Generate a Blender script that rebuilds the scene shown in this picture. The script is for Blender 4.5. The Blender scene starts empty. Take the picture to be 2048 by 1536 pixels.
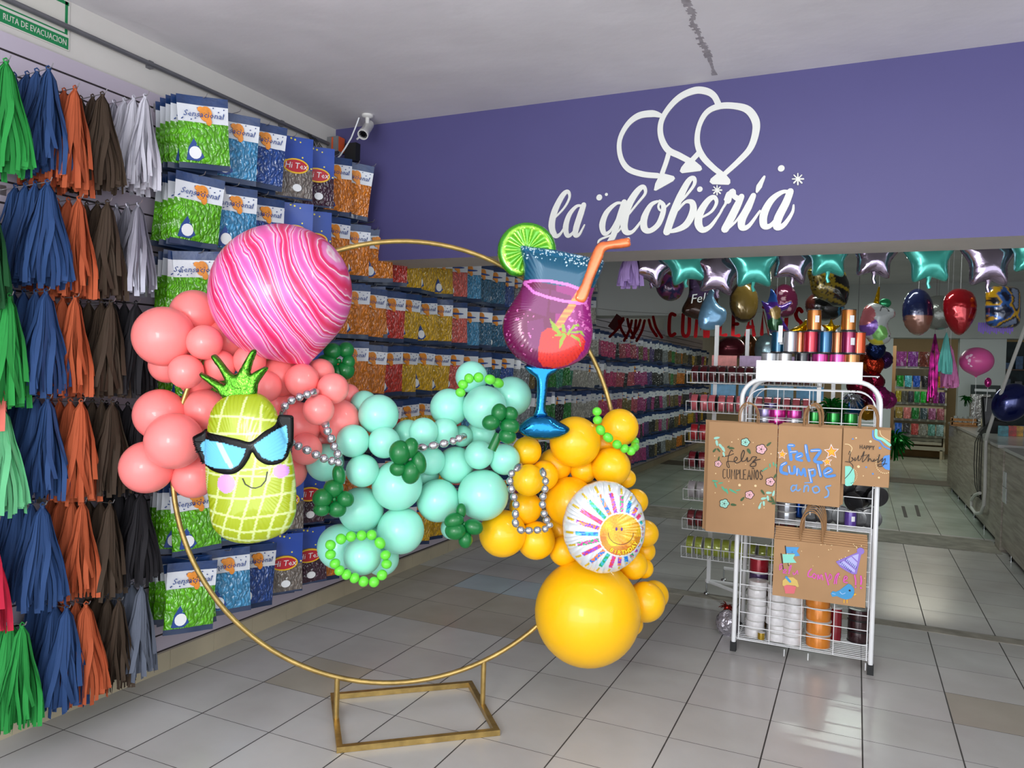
import bpy, bmesh, math, random
import numpy as np
from mathutils import Vector, Matrix, noise
from mathutils.geometry import delaunay_2d_cdt
random.seed(7)
C = bpy.context.scene.collection
SC = bpy.context.scene
PI = math.pi

# ---------------------------------------------------------------- camera
FPX, YAW, PITCH, ROLL = 1515.76, -.4273, -.0182, .0298
CAM = np.array([3.264, 0.0, 1.640])
_f = np.array([math.sin(YAW)*math.cos(PITCH), math.cos(YAW)*math.cos(PITCH), math.sin(PITCH)])
_r0 = np.array([math.cos(YAW), -math.sin(YAW), 0.0]); _u0 = np.cross(_r0, _f)
_r = math.cos(ROLL)*_r0 + math.sin(ROLL)*_u0
_u = -math.sin(ROLL)*_r0 + math.cos(ROLL)*_u0
cam = bpy.data.cameras.new('camera'); co = bpy.data.objects.new('camera', cam); C.objects.link(co)
cam.sensor_width = 36; cam.lens = 36*FPX/2048; cam.clip_end = 100; cam.clip_start = .05
M = Matrix.Identity(4)
for i in range(3):
    M[i][0] = _r[i]; M[i][1] = _u[i]; M[i][2] = -_f[i]; M[i][3] = CAM[i]
co.matrix_world = M
SC.camera = co

def at(px, py, **k):
    """real point seen in the survey photo at px,py on the plane x=, y=, z= or at depth d="""
    d = _f + _r*(px-1024)/FPX - _u*(py-768)/FPX
    (a, v), = k.items()
    t = v if a == 'd' else (v-CAM['xyz'.index(a)])/d['xyz'.index(a)]
    return Vector(CAM + t*d)

# ---------------------------------------------------------------- light
w = bpy.data.worlds.new('world'); SC.world = w; w.use_nodes = True
bg = w.node_tree.nodes['Background']; bg.inputs[0].default_value = (.86, .93, 1, 1); bg.inputs[1].default_value = 2.6
def area(name, loc, rot, sx, sy, power, col):
    l = bpy.data.lights.new(name, 'AREA'); l.shape = 'RECTANGLE'; l.size = sx; l.size_y = sy; l.energy = power; l.color = col
    o = bpy.data.objects.new(name, l); C.objects.link(o); o.location = loc; o.rotation_euler = rot
area('shopfront_daylight', (3.7, -1.4, 1.55), (math.radians(90), 0, 0), 6.6, 2.7, 105, (.95, .97, 1))
area('doorway_daylight', (2.5, -1.3, 1.85), (math.radians(90), 0, 0), .8, 1.2, 55, (1, .98, .95))
area('tube_light_front', (3.6, 2.6, 3.12), (0, 0, 0), 1.2, .12, 12, (1, .98, .94))
area('tube_light_middle', (3.0, 6.6, 3.12), (0, 0, 0), 1.2, .12, 24, (.9, 1, .93))
area('tube_light_back', (3.0, 11.2, 3.12), (0, 0, 0), 1.2, .12, 48, (.88, 1, .9))
area('tube_light_store', (4.4, 17.0, 3.12), (0, 0, 0), 1.2, .12, 45, (1, .95, .78))
SC.view_settings.view_transform = 'Standard'; SC.view_settings.look = 'None'
SC.view_settings.gamma = 1; SC.view_settings.use_curve_mapping = False
SC.view_settings.exposure = -0.08

# ---------------------------------------------------------------- materials
def lin(c):
    if isinstance(c, str):
        c = c.lstrip('#'); c = [int(c[i:i+2], 16)/255 for i in (0, 2, 4)]
    return tuple((v/12.92 if v <= .04045 else ((v+.055)/1.055)**2.4) for v in c[:3])
_mc = {}
def mat(name, col, rough=.5, metal=0, coat=0, spec=.5, sub=0, var=0, scale=20, bump=0, bscale=60, alpha=1, trans=0, emit=0, attr=None, craw=.05, bdist=.01):
    if name in _mc: return _mc[name]
    m = bpy.data.materials.new(name); m.use_nodes = True; nt = m.node_tree; N = nt.nodes; L = nt.links
    b = N['Principled BSDF']; c = lin(col)
    b.inputs['Base Color'].default_value = (*c, 1); b.inputs['Roughness'].default_value = rough
    b.inputs['Metallic'].default_value = metal; b.inputs['Coat Weight'].default_value = coat; b.inputs['Coat Roughness'].default_value = craw
    b.inputs['Specular IOR Level'].default_value = spec
    if sub: b.inputs['Subsurface Weight'].default_value = sub; b.inputs['Subsurface Radius'].default_value = (.06, .04, .02); b.inputs['Subsurface Scale'].default_value = .4
    if alpha < 1: b.inputs['Alpha'].default_value = alpha
    if trans: b.inputs['Transmission Weight'].default_value = trans
    if emit: b.inputs['Emission Color'].default_value = (*c, 1); b.inputs['Emission Strength'].default_value = emit
    tc = N.new('ShaderNodeTexCoord')
    if attr:
        a = N.new('ShaderNodeVertexColor'); a.layer_name = attr; L.new(a.outputs[0], b.inputs['Base Color'])
    elif var:
        n = N.new('ShaderNodeTexNoise'); n.inputs['Scale'].default_value = scale; n.inputs['Detail'].default_value = 3
        L.new(tc.outputs['Object'], n.inputs['Vector'])
        r = N.new('ShaderNodeValToRGB'); r.color_ramp.elements[0].position = .3; r.color_ramp.elements[1].position = .7
        r.color_ramp.elements[0].color = (*[v*(1-var) for v in c], 1); r.color_ramp.elements[1].color = (*[min(1, v*(1+var)) for v in c], 1)
        L.new(n.outputs[0], r.inputs[0]); L.new(r.outputs[0], b.inputs['Base Color'])
    if bump:
        n2 = N.new('ShaderNodeTexNoise'); n2.inputs['Scale'].default_value = bscale; n2.inputs['Detail'].default_value = 4
        L.new(tc.outputs['Object'], n2.inputs['Vector'])
        bp = N.new('ShaderNodeBump'); bp.inputs['Strength'].default_value = bump; bp.inputs['Distance'].default_value = bdist
        L.new(n2.outputs[0], bp.inputs['Height']); L.new(bp.outputs[0], b.inputs['Normal'])
    _mc[name] = m
    return m

# ---------------------------------------------------------------- mesh helpers
class MB:
    def __init__(s): s.v = []; s.f = []; s.m = []; s.c = []
    def add(s, vs, fs, mi=0):
        o = len(s.v); s.v += [tuple(p) for p in vs]; s.f += [tuple(i+o for i in q) for q in fs]; s.m += [mi]*len(fs)
        return s
    def box(s, c, d, mi=0, rz=0, rx=0, ry=0):
        R = Matrix.Rotation(rz, 3, 'Z') @ Matrix.Rotation(ry, 3, 'Y') @ Matrix.Rotation(rx, 3, 'X'); c = Vector(c)
        vs = [c + R @ Vector((sx*d[0]/2, sy*d[1]/2, sz*d[2]/2)) for sx in (-1, 1) for sy in (-1, 1) for sz in (-1, 1)]
        return s.add(vs, [(0, 1, 3, 2), (4, 6, 7, 5), (0, 4, 5, 1), (2, 3, 7, 6), (0, 2, 6, 4), (1, 5, 7, 3)], mi)
    def b2(s, x0, x1, y0, y1, z0, z1, mi=0):
        return s.box(((x0+x1)/2, (y0+y1)/2, (z0+z1)/2), (abs(x1-x0), abs(y1-y0), abs(z1-z0)), mi)
    def tube(s, pts, r, n=8, closed=False, mi=0, rr=None):
        pts = [Vector(p) for p in pts]; m = len(pts); vs = []
        up = None
        for i, p in enumerate(pts):
            a = pts[(i-1) % m] if (closed or i) else p; b = pts[(i+1) % m] if (closed or i < m-1) else p
            t = (b-a).normalized()
            if up is None: up = t.orthogonal().normalized()
            else:
                up = up - t*up.dot(t)
                up = up.normalized() if up.length > 1e-6 else t.orthogonal().normalized()
            q = t.cross(up); rad = rr[i] if rr else r
            vs += [p + (up*math.cos(2*PI*k/n) + q*math.sin(2*PI*k/n))*rad for k in range(n)]
        fs = []
        for i in range(m if closed else m-1):
            for k in range(n):
                a = i*n+k; b = i*n+(k+1) % n; j = (i+1) % m
                fs.append((a, b, j*n+(k+1) % n, j*n+k))
        if not closed: fs += [tuple(range(n-1, -1, -1)), tuple(range((m-1)*n, m*n))]
        return s.add(vs, fs, mi)
    def lathe(s, prof, n=24, loc=(0, 0, 0), axis=None, mi=0):
        R = Vector((0, 0, 1)).rotation_difference(Vector(axis)).to_matrix() if axis is not None else Matrix.Identity(3)
        loc = Vector(loc); vs = []
        for r, z in prof:
            vs += [loc + R @ Vector((r*math.cos(2*PI*k/n), r*math.sin(2*PI*k/n), z)) for k in range(n)]
        fs = [(i*n+k, i*n+(k+1) % n, (i+1)*n+(k+1) % n, (i+1)*n+k) for i in range(len(prof)-1) for k in range(n)]
        fs += [tuple(range(n-1, -1, -1)), tuple(range((len(prof)-1)*n, len(prof)*n))]
        return s.add(vs, fs, mi)
    def ball(s, c, r, sc=(1, 1, 1), n=16, m=10, mi=0, rot=None):
        R = rot or Matrix.Identity(3); c = Vector(c); vs = [c + R @ Vector((0, 0, r*sc[2]))]
        for i in range(1, m):
            th = PI*i/m
            vs += [c + R @ Vector((r*sc[0]*math.sin(th)*math.cos(2*PI*k/n), r*sc[1]*math.sin(th)*math.sin(2*PI*k/n), r*sc[2]*math.cos(th))) for k in range(n)]
        vs.append(c - R @ Vector((0, 0, r*sc[2]))); fs = []
        for k in range(n):
            fs.append((0, 1+k, 1+(k+1) % n)); fs.append((len(vs)-1, 1+(m-2)*n+(k+1) % n, 1+(m-2)*n+k))
        for i in range(m-2):
            for k in range(n):
                a = 1+i*n; fs.append((a+k, a+n+k, a+n+(k+1) % n, a+(k+1) % n))
        return s.add(vs, fs, mi)
    def prism(s, poly, y0, y1, mi=0):
        """2D polygon (x,z) extruded in y"""
        n = len(poly); vs = [(p[0], y0, p[1]) for p in poly] + [(p[0], y1, p[1]) for p in poly]
        r = delaunay_2d_cdt([Vector(p) for p in poly], [], [tuple(range(n))], 1, 1e-6)
        if len(r[0]) == n:
            tr = [tuple(t) for t in r[2]]; mp = list(range(n))
            for i, p in enumerate(r[0]):
                mp[i] = r[3][i][0] if r[3][i] else i
            fs = [tuple(mp[i] for i in t) for t in tr] + [tuple(mp[i]+n for i in reversed(t)) for t in tr]
        else: fs = [tuple(range(n)), tuple(range(2*n-1, n-1, -1))]
        fs += [(i, (i+1) % n, n+(i+1) % n, n+i) for i in range(n)]
        return s.add(vs, fs, mi)
    def ribbon(s, pts, wd, y0, y1, mi=0, smooth=True, closed=False):
        """flat stroke in the xz plane, widths per point, extruded from y0 (front) to y1"""
        P = [Vector((p[0], p[1])) for p in pts]; W = list(wd) if hasattr(wd, '__len__') else [wd]*len(P)
        if closed: P.append(P[0]); W.append(W[0])
        if smooth and len(P) > 2:
            Q = []; V = []; n = len(P)
            for i in range(n-1):
                a = P[i-1] if i else (P[-2] if closed else P[0]); b = P[i]; c = P[i+1]; d = P[i+2] if i+2 < n else (P[1] if closed else P[-1])
                for k in range(6):
                    t = k/6
                    Q.append(.5*((2*b)+(c-a)*t+(2*a-5*b+4*c-d)*t*t+(3*b-a-3*c+d)*t**3)); V.append(W[i]+(W[i+1]-W[i])*t)
            Q.append(P[-1]); V.append(W[-1]); P, W = Q, V
        n = len(P); L = []; R = []
        for i in range(n):
            t = (P[min(i+1, n-1)]-P[max(i-1, 0)])
            if t.length < 1e-9: t = Vector((1, 0))
            t.normalize(); q = Vector((-t.y, t.x))*W[i]/2; L.append(P[i]+q); R.append(P[i]-q)
        vs = [(p.x, y-(i % n)*.00002*(y == y0), p.y) for y in (y0, y1) for i, p in enumerate(L+R)]; m = 2*n; fs = []
        for i in range(n-1):
            fs += [(i, i+1, n+i+1, n+i), (m+i, m+n+i, m+n+i+1, m+i+1), (i, m+i, m+i+1, i+1), (n+i, n+i+1, m+n+i+1, m+n+i)]
        s.add(vs, fs, mi)
        if not closed:
            for e in (0, n-1):
                if W[e] > 1e-5: s.disc(P[e], W[e]/2, y0-.00002*(e+1)-.00001, y1, mi, 10)
        return s
    def disc(s, c, r, y0, y1, mi=0, n=16, rz=None):
        rz = rz or r
        vs = [(c[0]+r*math.cos(2*PI*k/n), y, c[1]+rz*math.sin(2*PI*k/n)) for y in (y0, y1) for k in range(n)]
        fs = [tuple(range(n)), tuple(range(2*n-1, n-1, -1))] + [(k, (k+1) % n, n+(k+1) % n, n+k) for k in range(n)]
        return s.add(vs, fs, mi)
    def xf(s, M):
        s.v = [tuple(M @ Vector(p)) for p in s.v]; return s
    def join(s, o, mi=None, M=None):
        vs = [M @ Vector(p) for p in o.v] if M else o.v
        k = len(s.v); s.v += [tuple(p) for p in vs]; s.f += [tuple(i+k for i in q) for q in o.f]
        s.m += o.m if mi is None else [mi]*len(o.f); return s
    def mesh(s, name, mats, smooth=True, angle=40):
        me = bpy.data.meshes.new(name); me.from_pydata(s.v, [], s.f)
        for m in (mats if isinstance(mats, (list, tuple)) else [mats]): me.materials.append(m)
        me.polygons.foreach_set('material_index', s.m); me.update()
        if smooth:
            me.polygons.foreach_set('use_smooth', [True]*len(s.f)); me.set_sharp_from_angle(angle=math.radians(angle))
        return me
    def obj(s, name, mats, parent=None, loc=None, rz=0, smooth=True, angle=40):
        return place(s.mesh(name, mats, smooth, angle), name, parent, loc, rz)
def place(me, name, parent=None, loc=None, rz=0):
    o = bpy.data.objects.new(name, me); C.objects.link(o)
    if parent: o.parent = parent
    if loc is not None: o.location = loc
    if rz: o.rotation_euler.z = rz
    return o
def tag(o, label, cat, group=None, kind=None):
    o['label'] = label; o['category'] = cat
    if group: o['group'] = group
    if kind: o['kind'] = kind
    return o
def thing(name, label, cat, loc=(0, 0, 0), rz=0, group=None):
    o = bpy.data.objects.new(name, None); C.objects.link(o); o.empty_display_size = .05
    o.location = loc; o.rotation_euler.z = rz
    return tag(o, label, cat, group)
def struct(name, mb, mats, label=None, cat=None, smooth=False):
    o = mb.obj(name, mats, smooth=smooth); o['kind'] = 'structure'
    if label: o['label'] = label; o['category'] = cat
    return o
def dup(root, loc=None, rot=None, scale=None, label=None, group=None):
    r = root.copy(); C.objects.link(r)
    if loc is not None: r.location = loc
    if rot is not None: r.rotation_euler = rot
    if scale is not None: r.scale = scale
    if label: r['label'] = label
    if group: r['group'] = group
    for ch in root.children:
        c = ch.copy(); C.objects.link(c); c.parent = r
        for g in ch.children:
            d = g.copy(); C.objects.link(d); d.parent = c
    return r
_tc = {}
def text_mb(s, size, align='CENTER', thick=.0006, shear=0, res=2, spacing=1):
    """lettering as mesh in the xz plane facing -y"""
    cu = bpy.data.curves.new('txt', 'FONT'); cu.body = s; cu.size = size; cu.align_x = align; cu.align_y = 'CENTER'
    cu.extrude = thick/2; cu.shear = shear; cu.resolution_u = res; cu.space_character = spacing
    o = bpy.data.objects.new('txt', cu); C.objects.link(o)
    dg = bpy.context.evaluated_depsgraph_get(); me = bpy.data.meshes.new_from_object(o.evaluated_get(dg))
    mb = MB(); mb.add([(v.co.x, -v.co.z, v.co.y) for v in me.vertices], [tuple(p.vertices) for p in me.polygons])
    bpy.data.objects.remove(o); bpy.data.curves.remove(cu); bpy.data.meshes.remove(me)
    return mb
def bold(mb, k): return mb

def foil(name, poly, T, D, mats, parent=None, colf=None, step=.008, tailf=None, wr=.004, wk=90, loc=None, rz=0, back=None, face=None, smoothpoly=True):
    """inflated foil shape from a 2D outline (x,z); T half thickness, D edge distance at which it is full"""
    P = [Vector(p) for p in poly]
    if smoothpoly:
        Q = []; n = len(P)
        for i in range(n):
            a, b, c, d = P[i-1], P[i], P[(i+1) % n], P[(i+2) % n]; k = max(1, min(12, int((c-b).length/step)))
            for j in range(k):
                t = j/k; Q.append(.5*((2*b)+(c-a)*t+(2*a-5*b+4*c-d)*t*t+(3*b-a-3*c+d)*t**3))
        P = Q
    A = np.array([(p.x, p.y) for p in P]); Bn = np.roll(A, -1, 0); E = Bn-A; EL = np.maximum((E**2).sum(1), 1e-12)
    x0, z0 = A.min(0); x1, z1 = A.max(0)
    gx, gz = np.meshgrid(np.arange(x0+step*.37, x1, step), np.arange(z0+step*.41, z1, step*.87)); gx[1::2] += step/2
    G = np.c_[gx.ravel(), gz.ravel()]
    def info(Gp):
        d = np.full(len(Gp), 9.); ins = np.zeros(len(Gp), bool)
        for i in range(len(A)):
            v = Gp-A[i]; t = np.clip((v@E[i])/EL[i], 0, 1); dd = np.hypot(*(v-t[:, None]*E[i]).T); d = np.minimum(d, dd)
            c = (A[i, 1] > Gp[:, 1]) != (Bn[i, 1] > Gp[:, 1])
            with np.errstate(divide='ignore', invalid='ignore'):
                xs = A[i, 0]+(Gp[:, 1]-A[i, 1])*E[i, 0]/(E[i, 1] if abs(E[i, 1]) > 1e-12 else 1e-12)
            ins ^= c & (Gp[:, 0] < xs)
        return d, ins
    d, ins = info(G); G = G[ins & (d > step*.45)]
    nb = len(P)
    r = delaunay_2d_cdt([Vector(p) for p in A]+[Vector(g) for g in G], [(i, (i+1) % nb) for i in range(nb)], [], 1, 1e-7)
    V = np.array([(v.x, v.y) for v in r[0]]); dV, _ = info(V)
    onb = dV < 1e-5
    h = T*np.sqrt(np.clip(1-(1-np.minimum(dV/D, 1))**2, 0, 1))
    if wr:
        ang = np.arctan2(V[:, 1]-A[:, 1].mean(), V[:, 0]-A[:, 0].mean())
        h = h + wr*np.exp(-dV/(.3*D))*np.sin(ang*wk+3*np.sin(ang*7))*np.minimum(dV/(.08*D), 1)
    if face is not None: h = np.array([face(x, z, hh, dd) for (x, z), hh, dd in zip(V, h, dV)])
    n = len(V); vs = [(x, -hh, z) for (x, z), hh in zip(V, h)]; mp = {}
    for i in range(n):
        if onb[i]: mp[i] = i
        else: mp[i] = len(vs); vs.append((V[i, 0], h[i], V[i, 1]))
    fs = []; 
    for t in r[2]:
        a, b, c = t; fs.append((a, b, c)); fs.append((mp[c], mp[b], mp[a]))
    mb = MB(); mb.add(vs, fs)
    # front faces look to -y: check winding
    a, b, c = [Vector(vs[i]) for i in fs[0]]
    if (b-a).cross(c-a).y > 0: mb.f = [tuple(reversed(q)) for q in mb.f]
    me = mb.mesh(name, mats, True, 180)
    if colf:
        ca = me.color_attributes.new('col', 'BYTE_COLOR', 'POINT')
        bc = lin(back) if back else None; buf = []
        for i, v in enumerate(vs):
            c = lin(colf(v[0], v[2])) if (i < n or bc is None) else bc
            buf += [*[x for x in c], 1]
        ca.data.foreach_set('color', buf)
    o = place(me, name, parent, loc, rz)
    o_surface = (V, h)
    return o, o_surface
def surf(sf, x, z):
    V, h = sf; return float(h[np.argmin((V[:, 0]-x)**2+(V[:, 1]-z)**2)])
FR = -YAW     # facing the entrance where the photographer stands
def trace(pts, D=None, ctr=None, rz=FR, **pl):
    """outline surveyed at distance D -> centre point and local (x,z) coordinates of a thing turned by rz"""
    W = [at(px, py, **(pl or {'d': D})) for px, py in pts]
    c = sum(W, Vector())/len(W) if ctr is None else ctr
    ax = Vector((math.cos(rz), math.sin(rz), 0))
    return c, [((p-c).dot(ax), p.z-c.z) for p in W]
def inpoly(p, poly):
    x, y = p; r = False; j = len(poly)-1
    for i in range(len(poly)):
        xi, yi = poly[i]; xj, yj = poly[j]
        if (yi > y) != (yj > y) and x < (xj-xi)*(y-yi)/(yj-yi)+xi: r = not r
        j = i
    return r
def segd(p, a, b):
    vx, vy = b[0]-a[0], b[1]-a[1]; t = max(0, min(1, ((p[0]-a[0])*vx+(p[1]-a[1])*vy)/(vx*vx+vy*vy+1e-12)))
    return math.hypot(p[0]-a[0]-t*vx, p[1]-a[1]-t*vy)

white = mat('white_paint', '#d9d9d8', .5)
white_wire = mat('white_coated_wire', '#e9eaec', .3, coat=.4)
black_rub = mat('black_rubber', '#17181a', .6)
chrome = mat('chrome', '#b9bcc0', .18, metal=1)
gold_metal = mat('gold_painted_metal', '#b3965a', .34, metal=.8, var=.25, scale=14, bump=.1, bscale=80)
# ================================================================ the setting
TX = .1414; TY = .2088   # grout grid origin
def floor_material():
    m = bpy.data.materials.new('glazed_floor_tiles'); m.use_nodes = True; nt = m.node_tree; N = nt.nodes; L = nt.links; b = N['Principled BSDF']
    tc = N.new('ShaderNodeTexCoord'); sp = N.new('ShaderNodeSeparateXYZ'); L.new(tc.outputs['Object'], sp.inputs[0])
    nz = N.new('ShaderNodeTexNoise'); nz.inputs['Scale'].default_value = 9; nz.inputs['Detail'].default_value = 5; L.new(tc.outputs['Object'], nz.inputs['Vector'])
    def mth(op, a, b_=None, c=None):
        n = N.new('ShaderNodeMath'); n.operation = op
        for i, v in enumerate((a, b_, c)):
            if v is None: continue
            if isinstance(v, (int, float)): n.inputs[i].default_value = v
            else: L.new(v, n.inputs[i])
        return n.outputs[0]
    def line(o, off, width):
        u = mth('FRACT', mth('DIVIDE', mth('ADD', o, 40-off), .4))
        d = mth('ABSOLUTE', mth('SUBTRACT', u, .5)); w_ = mth('MULTIPLY_ADD', nz.outputs[0], .004, width/.8)
        return mth('GREATER_THAN', d, mth('SUBTRACT', .502, w_))
    gx = line(sp.outputs[0], TX, .0065); gy = line(sp.outputs[1], TY, .0035)
    g = mth('MAXIMUM', gx, gy)
    a = N.new('ShaderNodeVertexColor'); a.layer_name = 'col'
    n2 = N.new('ShaderNodeTexNoise'); n2.inputs['Scale'].default_value = 2.2; n2.inputs['Detail'].default_value = 6; L.new(tc.outputs['Object'], n2.inputs['Vector'])
    rp = N.new('ShaderNodeValToRGB'); rp.color_ramp.elements[0].position = .32; rp.color_ramp.elements[0].color = (.78, .76, .73, 1); rp.color_ramp.elements[1].position = .68; rp.color_ramp.elements[1].color = (1, 1, 1, 1)
    L.new(n2.outputs[0], rp.inputs[0])
    mx = N.new('ShaderNodeMix'); mx.data_type = 'RGBA'; mx.blend_type = 'MULTIPLY'; mx.inputs[0].default_value = .6
    L.new(a.outputs[0], mx.inputs[6]); L.new(rp.outputs[0], mx.inputs[7])
    m2 = N.new('ShaderNodeMix'); m2.data_type = 'RGBA'; L.new(g, m2.inputs[0]); L.new(mx.outputs[2], m2.inputs[6]); m2.inputs[7].default_value = (*lin('#3a3836'), 1)
    L.new(m2.outputs[2], b.inputs['Base Color'])
    L.new(mth('MULTIPLY_ADD', g, .5, mth('MULTIPLY_ADD', n2.outputs[0], .16, .16)), b.inputs['Roughness'])
    bp = N.new('ShaderNodeBump'); bp.inputs['Strength'].default_value = .5; bp.inputs['Distance'].default_value = .002
    L.new(mth('MULTIPLY_ADD', g, -1.0, mth('MULTIPLY', n2.outputs[0], .12)), bp.inputs['Height']); L.new(bp.outputs[0], b.inputs['Normal'])
    return m
mb = MB(); cols = []
rng = random.Random(3)
for i in range(-1, 22):
    for j in range(-5, 51):
        x0 = TX+.4*i; y0 = TY+.4*j
        xa, xb = max(x0, -.3), min(x0+.4, 7.8)
        mb.add([(xa, y0, 0), (xb, y0, 0), (xb, y0+.4, 0), (xa, y0+.4, 0)], [(0, 1, 2, 3)])
        v = rng.uniform(-.018, .018); c = (.75+v, .745+v, .74+v)
        if y0 > 9.2: c = (.66+v, .70+v, .66+v)
        if (i, j) in ((-1, 10), (0, 10), (1, 10), (2, 10), (3, 10), (-1, 11), (0, 11), (1, 11), (2, 11), (3, 11), (4, 11), (-1, 12), (0, 12), (4, 13), (9, 10), (10, 10)) or rng.random() < .006: c = (.69+v*.5, .665+v*.5, .62+v*.5)
        if (i, j) in ((1, 12), (2, 12)): c = (.68, .73, .76)
        cols.append(lin(c))
fl = mb.mesh('floor', floor_material(), False)
ca = fl.color_attributes.new('col', 'BYTE_COLOR', 'CORNER')
ca.data.foreach_set('color', [x for c in cols for _ in range(4) for x in (*c, 1)])
o = place(fl, 'floor'); o['kind'] = 'structure'

m_ceil = mat('painted_ceiling_plaster', '#d4d0d3', .75, var=.07, scale=1.6, bump=.25, bscale=5, bdist=.02)
m_stain = mat('damp_stain', '#9a9498', .9, var=.2, scale=30)
struct('ceiling', MB().b2(-.3, 7.8, -1.6, 20.2, 3.239, 3.4), m_ceil)
m_wall = mat('white_wall_plaster', '#c9c5c0', .7, var=.04, scale=3, bump=.15, bscale=9, bdist=.01)
m_grey = mat('pale_grey_plaster', '#b7bab8', .7, var=.05, scale=2, bump=.1, bscale=8)
m_purple = mat('purple_wall_paint', '#4b4678', .55, var=.05, scale=1.2)
struct('wall_left', MB().b2(-.3, -.02, -1.6, 20.2, 0, 3.239), m_wall)
struct('wall_right', MB().b2(7.6, 7.8, 2.2, 20.2, 0, 3.239), m_wall)  # unseen wall, front stretch left open to let fill light in
struct('wall_back', MB().b2(-.02, 7.6, 20.0, 20.2, 0, 3.239), mat('storeroom_wall', '#b8a27e', .7, var=.05, scale=2))
# ceiling beams
bm_ = MB().b2(-.02, 7.6, 4.2, 4.576, 2.337, 3.239)
bm_.m = [0]*6; bm_.m[2] = 1
struct('trim_1', bm_, [mat('beam_underside_plaster', '#b9b4ae', .7, var=.05, scale=3), m_purple])
# second beam ends in a curved haunch over the aisle
poly = [(-.02, 2.325), (1.33, 2.325)] + [(1.33+.17*math.sin(t), 2.325+.5*(1-math.cos(t))) for t in [k*PI/20 for k in range(1, 11)]] + [(1.50, 3.239), (-.02, 3.239)]
struct('trim_2', MB().prism(poly, 8.7, 9.15), m_grey)
struct('trim_3', MB().b2(-.02, 7.6, 13.9, 14.3, 2.36, 3.239), m_grey)
struct('wall_middle', MB().b2(3.02, 3.78, 13.95, 14.2, 0, 2.36).b2(4.73, 5.36, 13.95, 14.2, 0, 2.36).b2(5.36, 7.6, 13.95, 14.2, 0, .9), mat('bright_wall_plaster', '#cfd3d3', .7, var=.03, scale=3))
# cement strips in the floor
m_cem = mat('cement_strip', '#8f8a80', .8, var=.25, scale=7, bump=.3, bscale=40)
struct('trim_4', MB().b2(1.75, 4.45, 5.67, 5.79, 0, .004), m_cem)
struct('trim_5', MB().b2(.02, 4.6, 8.62, 9.3, 0, .005), m_cem)
struct('trim_6', MB().b2(.02, 4.7, 13.8, 14.5, 0, .005), mat('dark_sill_strip', '#5b564c', .7, var=.2, scale=8))
# ceiling crack
pts = [at(a, b, z=3.239) for a, b in ((1368, -10), (1378, 12), (1388, 30), (1384, 45), (1396, 62), (1404, 85), (1412, 96), (1420, 118), (1430, 150))]
cr = MB(); rr = random.Random(5)
for k in range(len(pts)-1):
    a, b = pts[k], pts[k+1]; n = 6
    for q in range(n):
        p = a.lerp(b, q/n); p2 = a.lerp(b, (q+1)/n); wv = rr.uniform(.006, .024)
        cr.add([(p.x-wv, p.y, 3.2375), (p.x+wv*.6, p.y, 3.2375), (p2.x+wv*.8, p2.y, 3.2375), (p2.x-wv, p2.y, 3.2375), (p.x-wv, p.y, 3.24), (p.x+wv*.6, p.y, 3.24), (p2.x+wv*.8, p2.y, 3.24), (p2.x-wv, p2.y, 3.24)], [(3, 2, 1, 0), (4, 5, 6, 7), (0, 1, 5, 4), (1, 2, 6, 5), (2, 3, 7, 6), (3, 0, 4, 7)])
struct('trim_7', cr, m_stain)
# skirting tiles along the left wall
m_sk = mat('cream_skirting_tile', '#b3a78f', .3, coat=.3, var=.06, scale=5)
m_dark = mat('groove_shade', '#241c20', .8)
y = -1.6; sk = MB(); k = 0
while y < 19.8:
    sk.b2(-.02, .0, y+.001, y+.299, 0, .105); y += .3
sk.b2(-.02, .004, -1.6, 19.8, .105, .125, 1)
struct('baseboard_left', sk, [m_sk, mat('skirting_cap', '#8d8378', .6)])
# slatwall panel: lilac white boards, groove shade put in as dark strips
m_slat = mat('lilac_white_slatwall', '#b4aab8', .45, var=.03, scale=2)
sl = MB(); zs = [.125]
z = .212
while z < 2.95:
    zs.append(z); z += .0895
for i, z0 in enumerate(zs):
    z1 = (zs[i+1] if i+1 < len(zs) else 2.975)
    sl.b2(-.02, .018, -1.2, 8.69, z0+.0045, z1-.0045)
    sl.b2(-.02, .0172, -1.2, 8.69, z0-.0045, z0+.0045, 1)
sl.b2(-.02, .004, -1.2, 8.69, .125, 2.975, 1)
sw = sl.obj('slatwall_panel', [m_slat, m_dark], smooth=False)
tag(sw, 'long lilac white slatwall panel with dark grooves covering the left wall', 'slatwall')
sl2 = MB()
for k in range(26): sl2.b2(-.02, .018, 9.16, 17.6, .13+.0895*k, .21+.0895*k)
sl2.b2(-.02, .004, 9.16, 17.6, .125, 2.45, 1)
tag(sl2.obj('slatwall_panel', [m_slat, m_dark], smooth=False), 'dim rear slatwall panel beyond the second beam, packed with hanging bags', 'slatwall')

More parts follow.
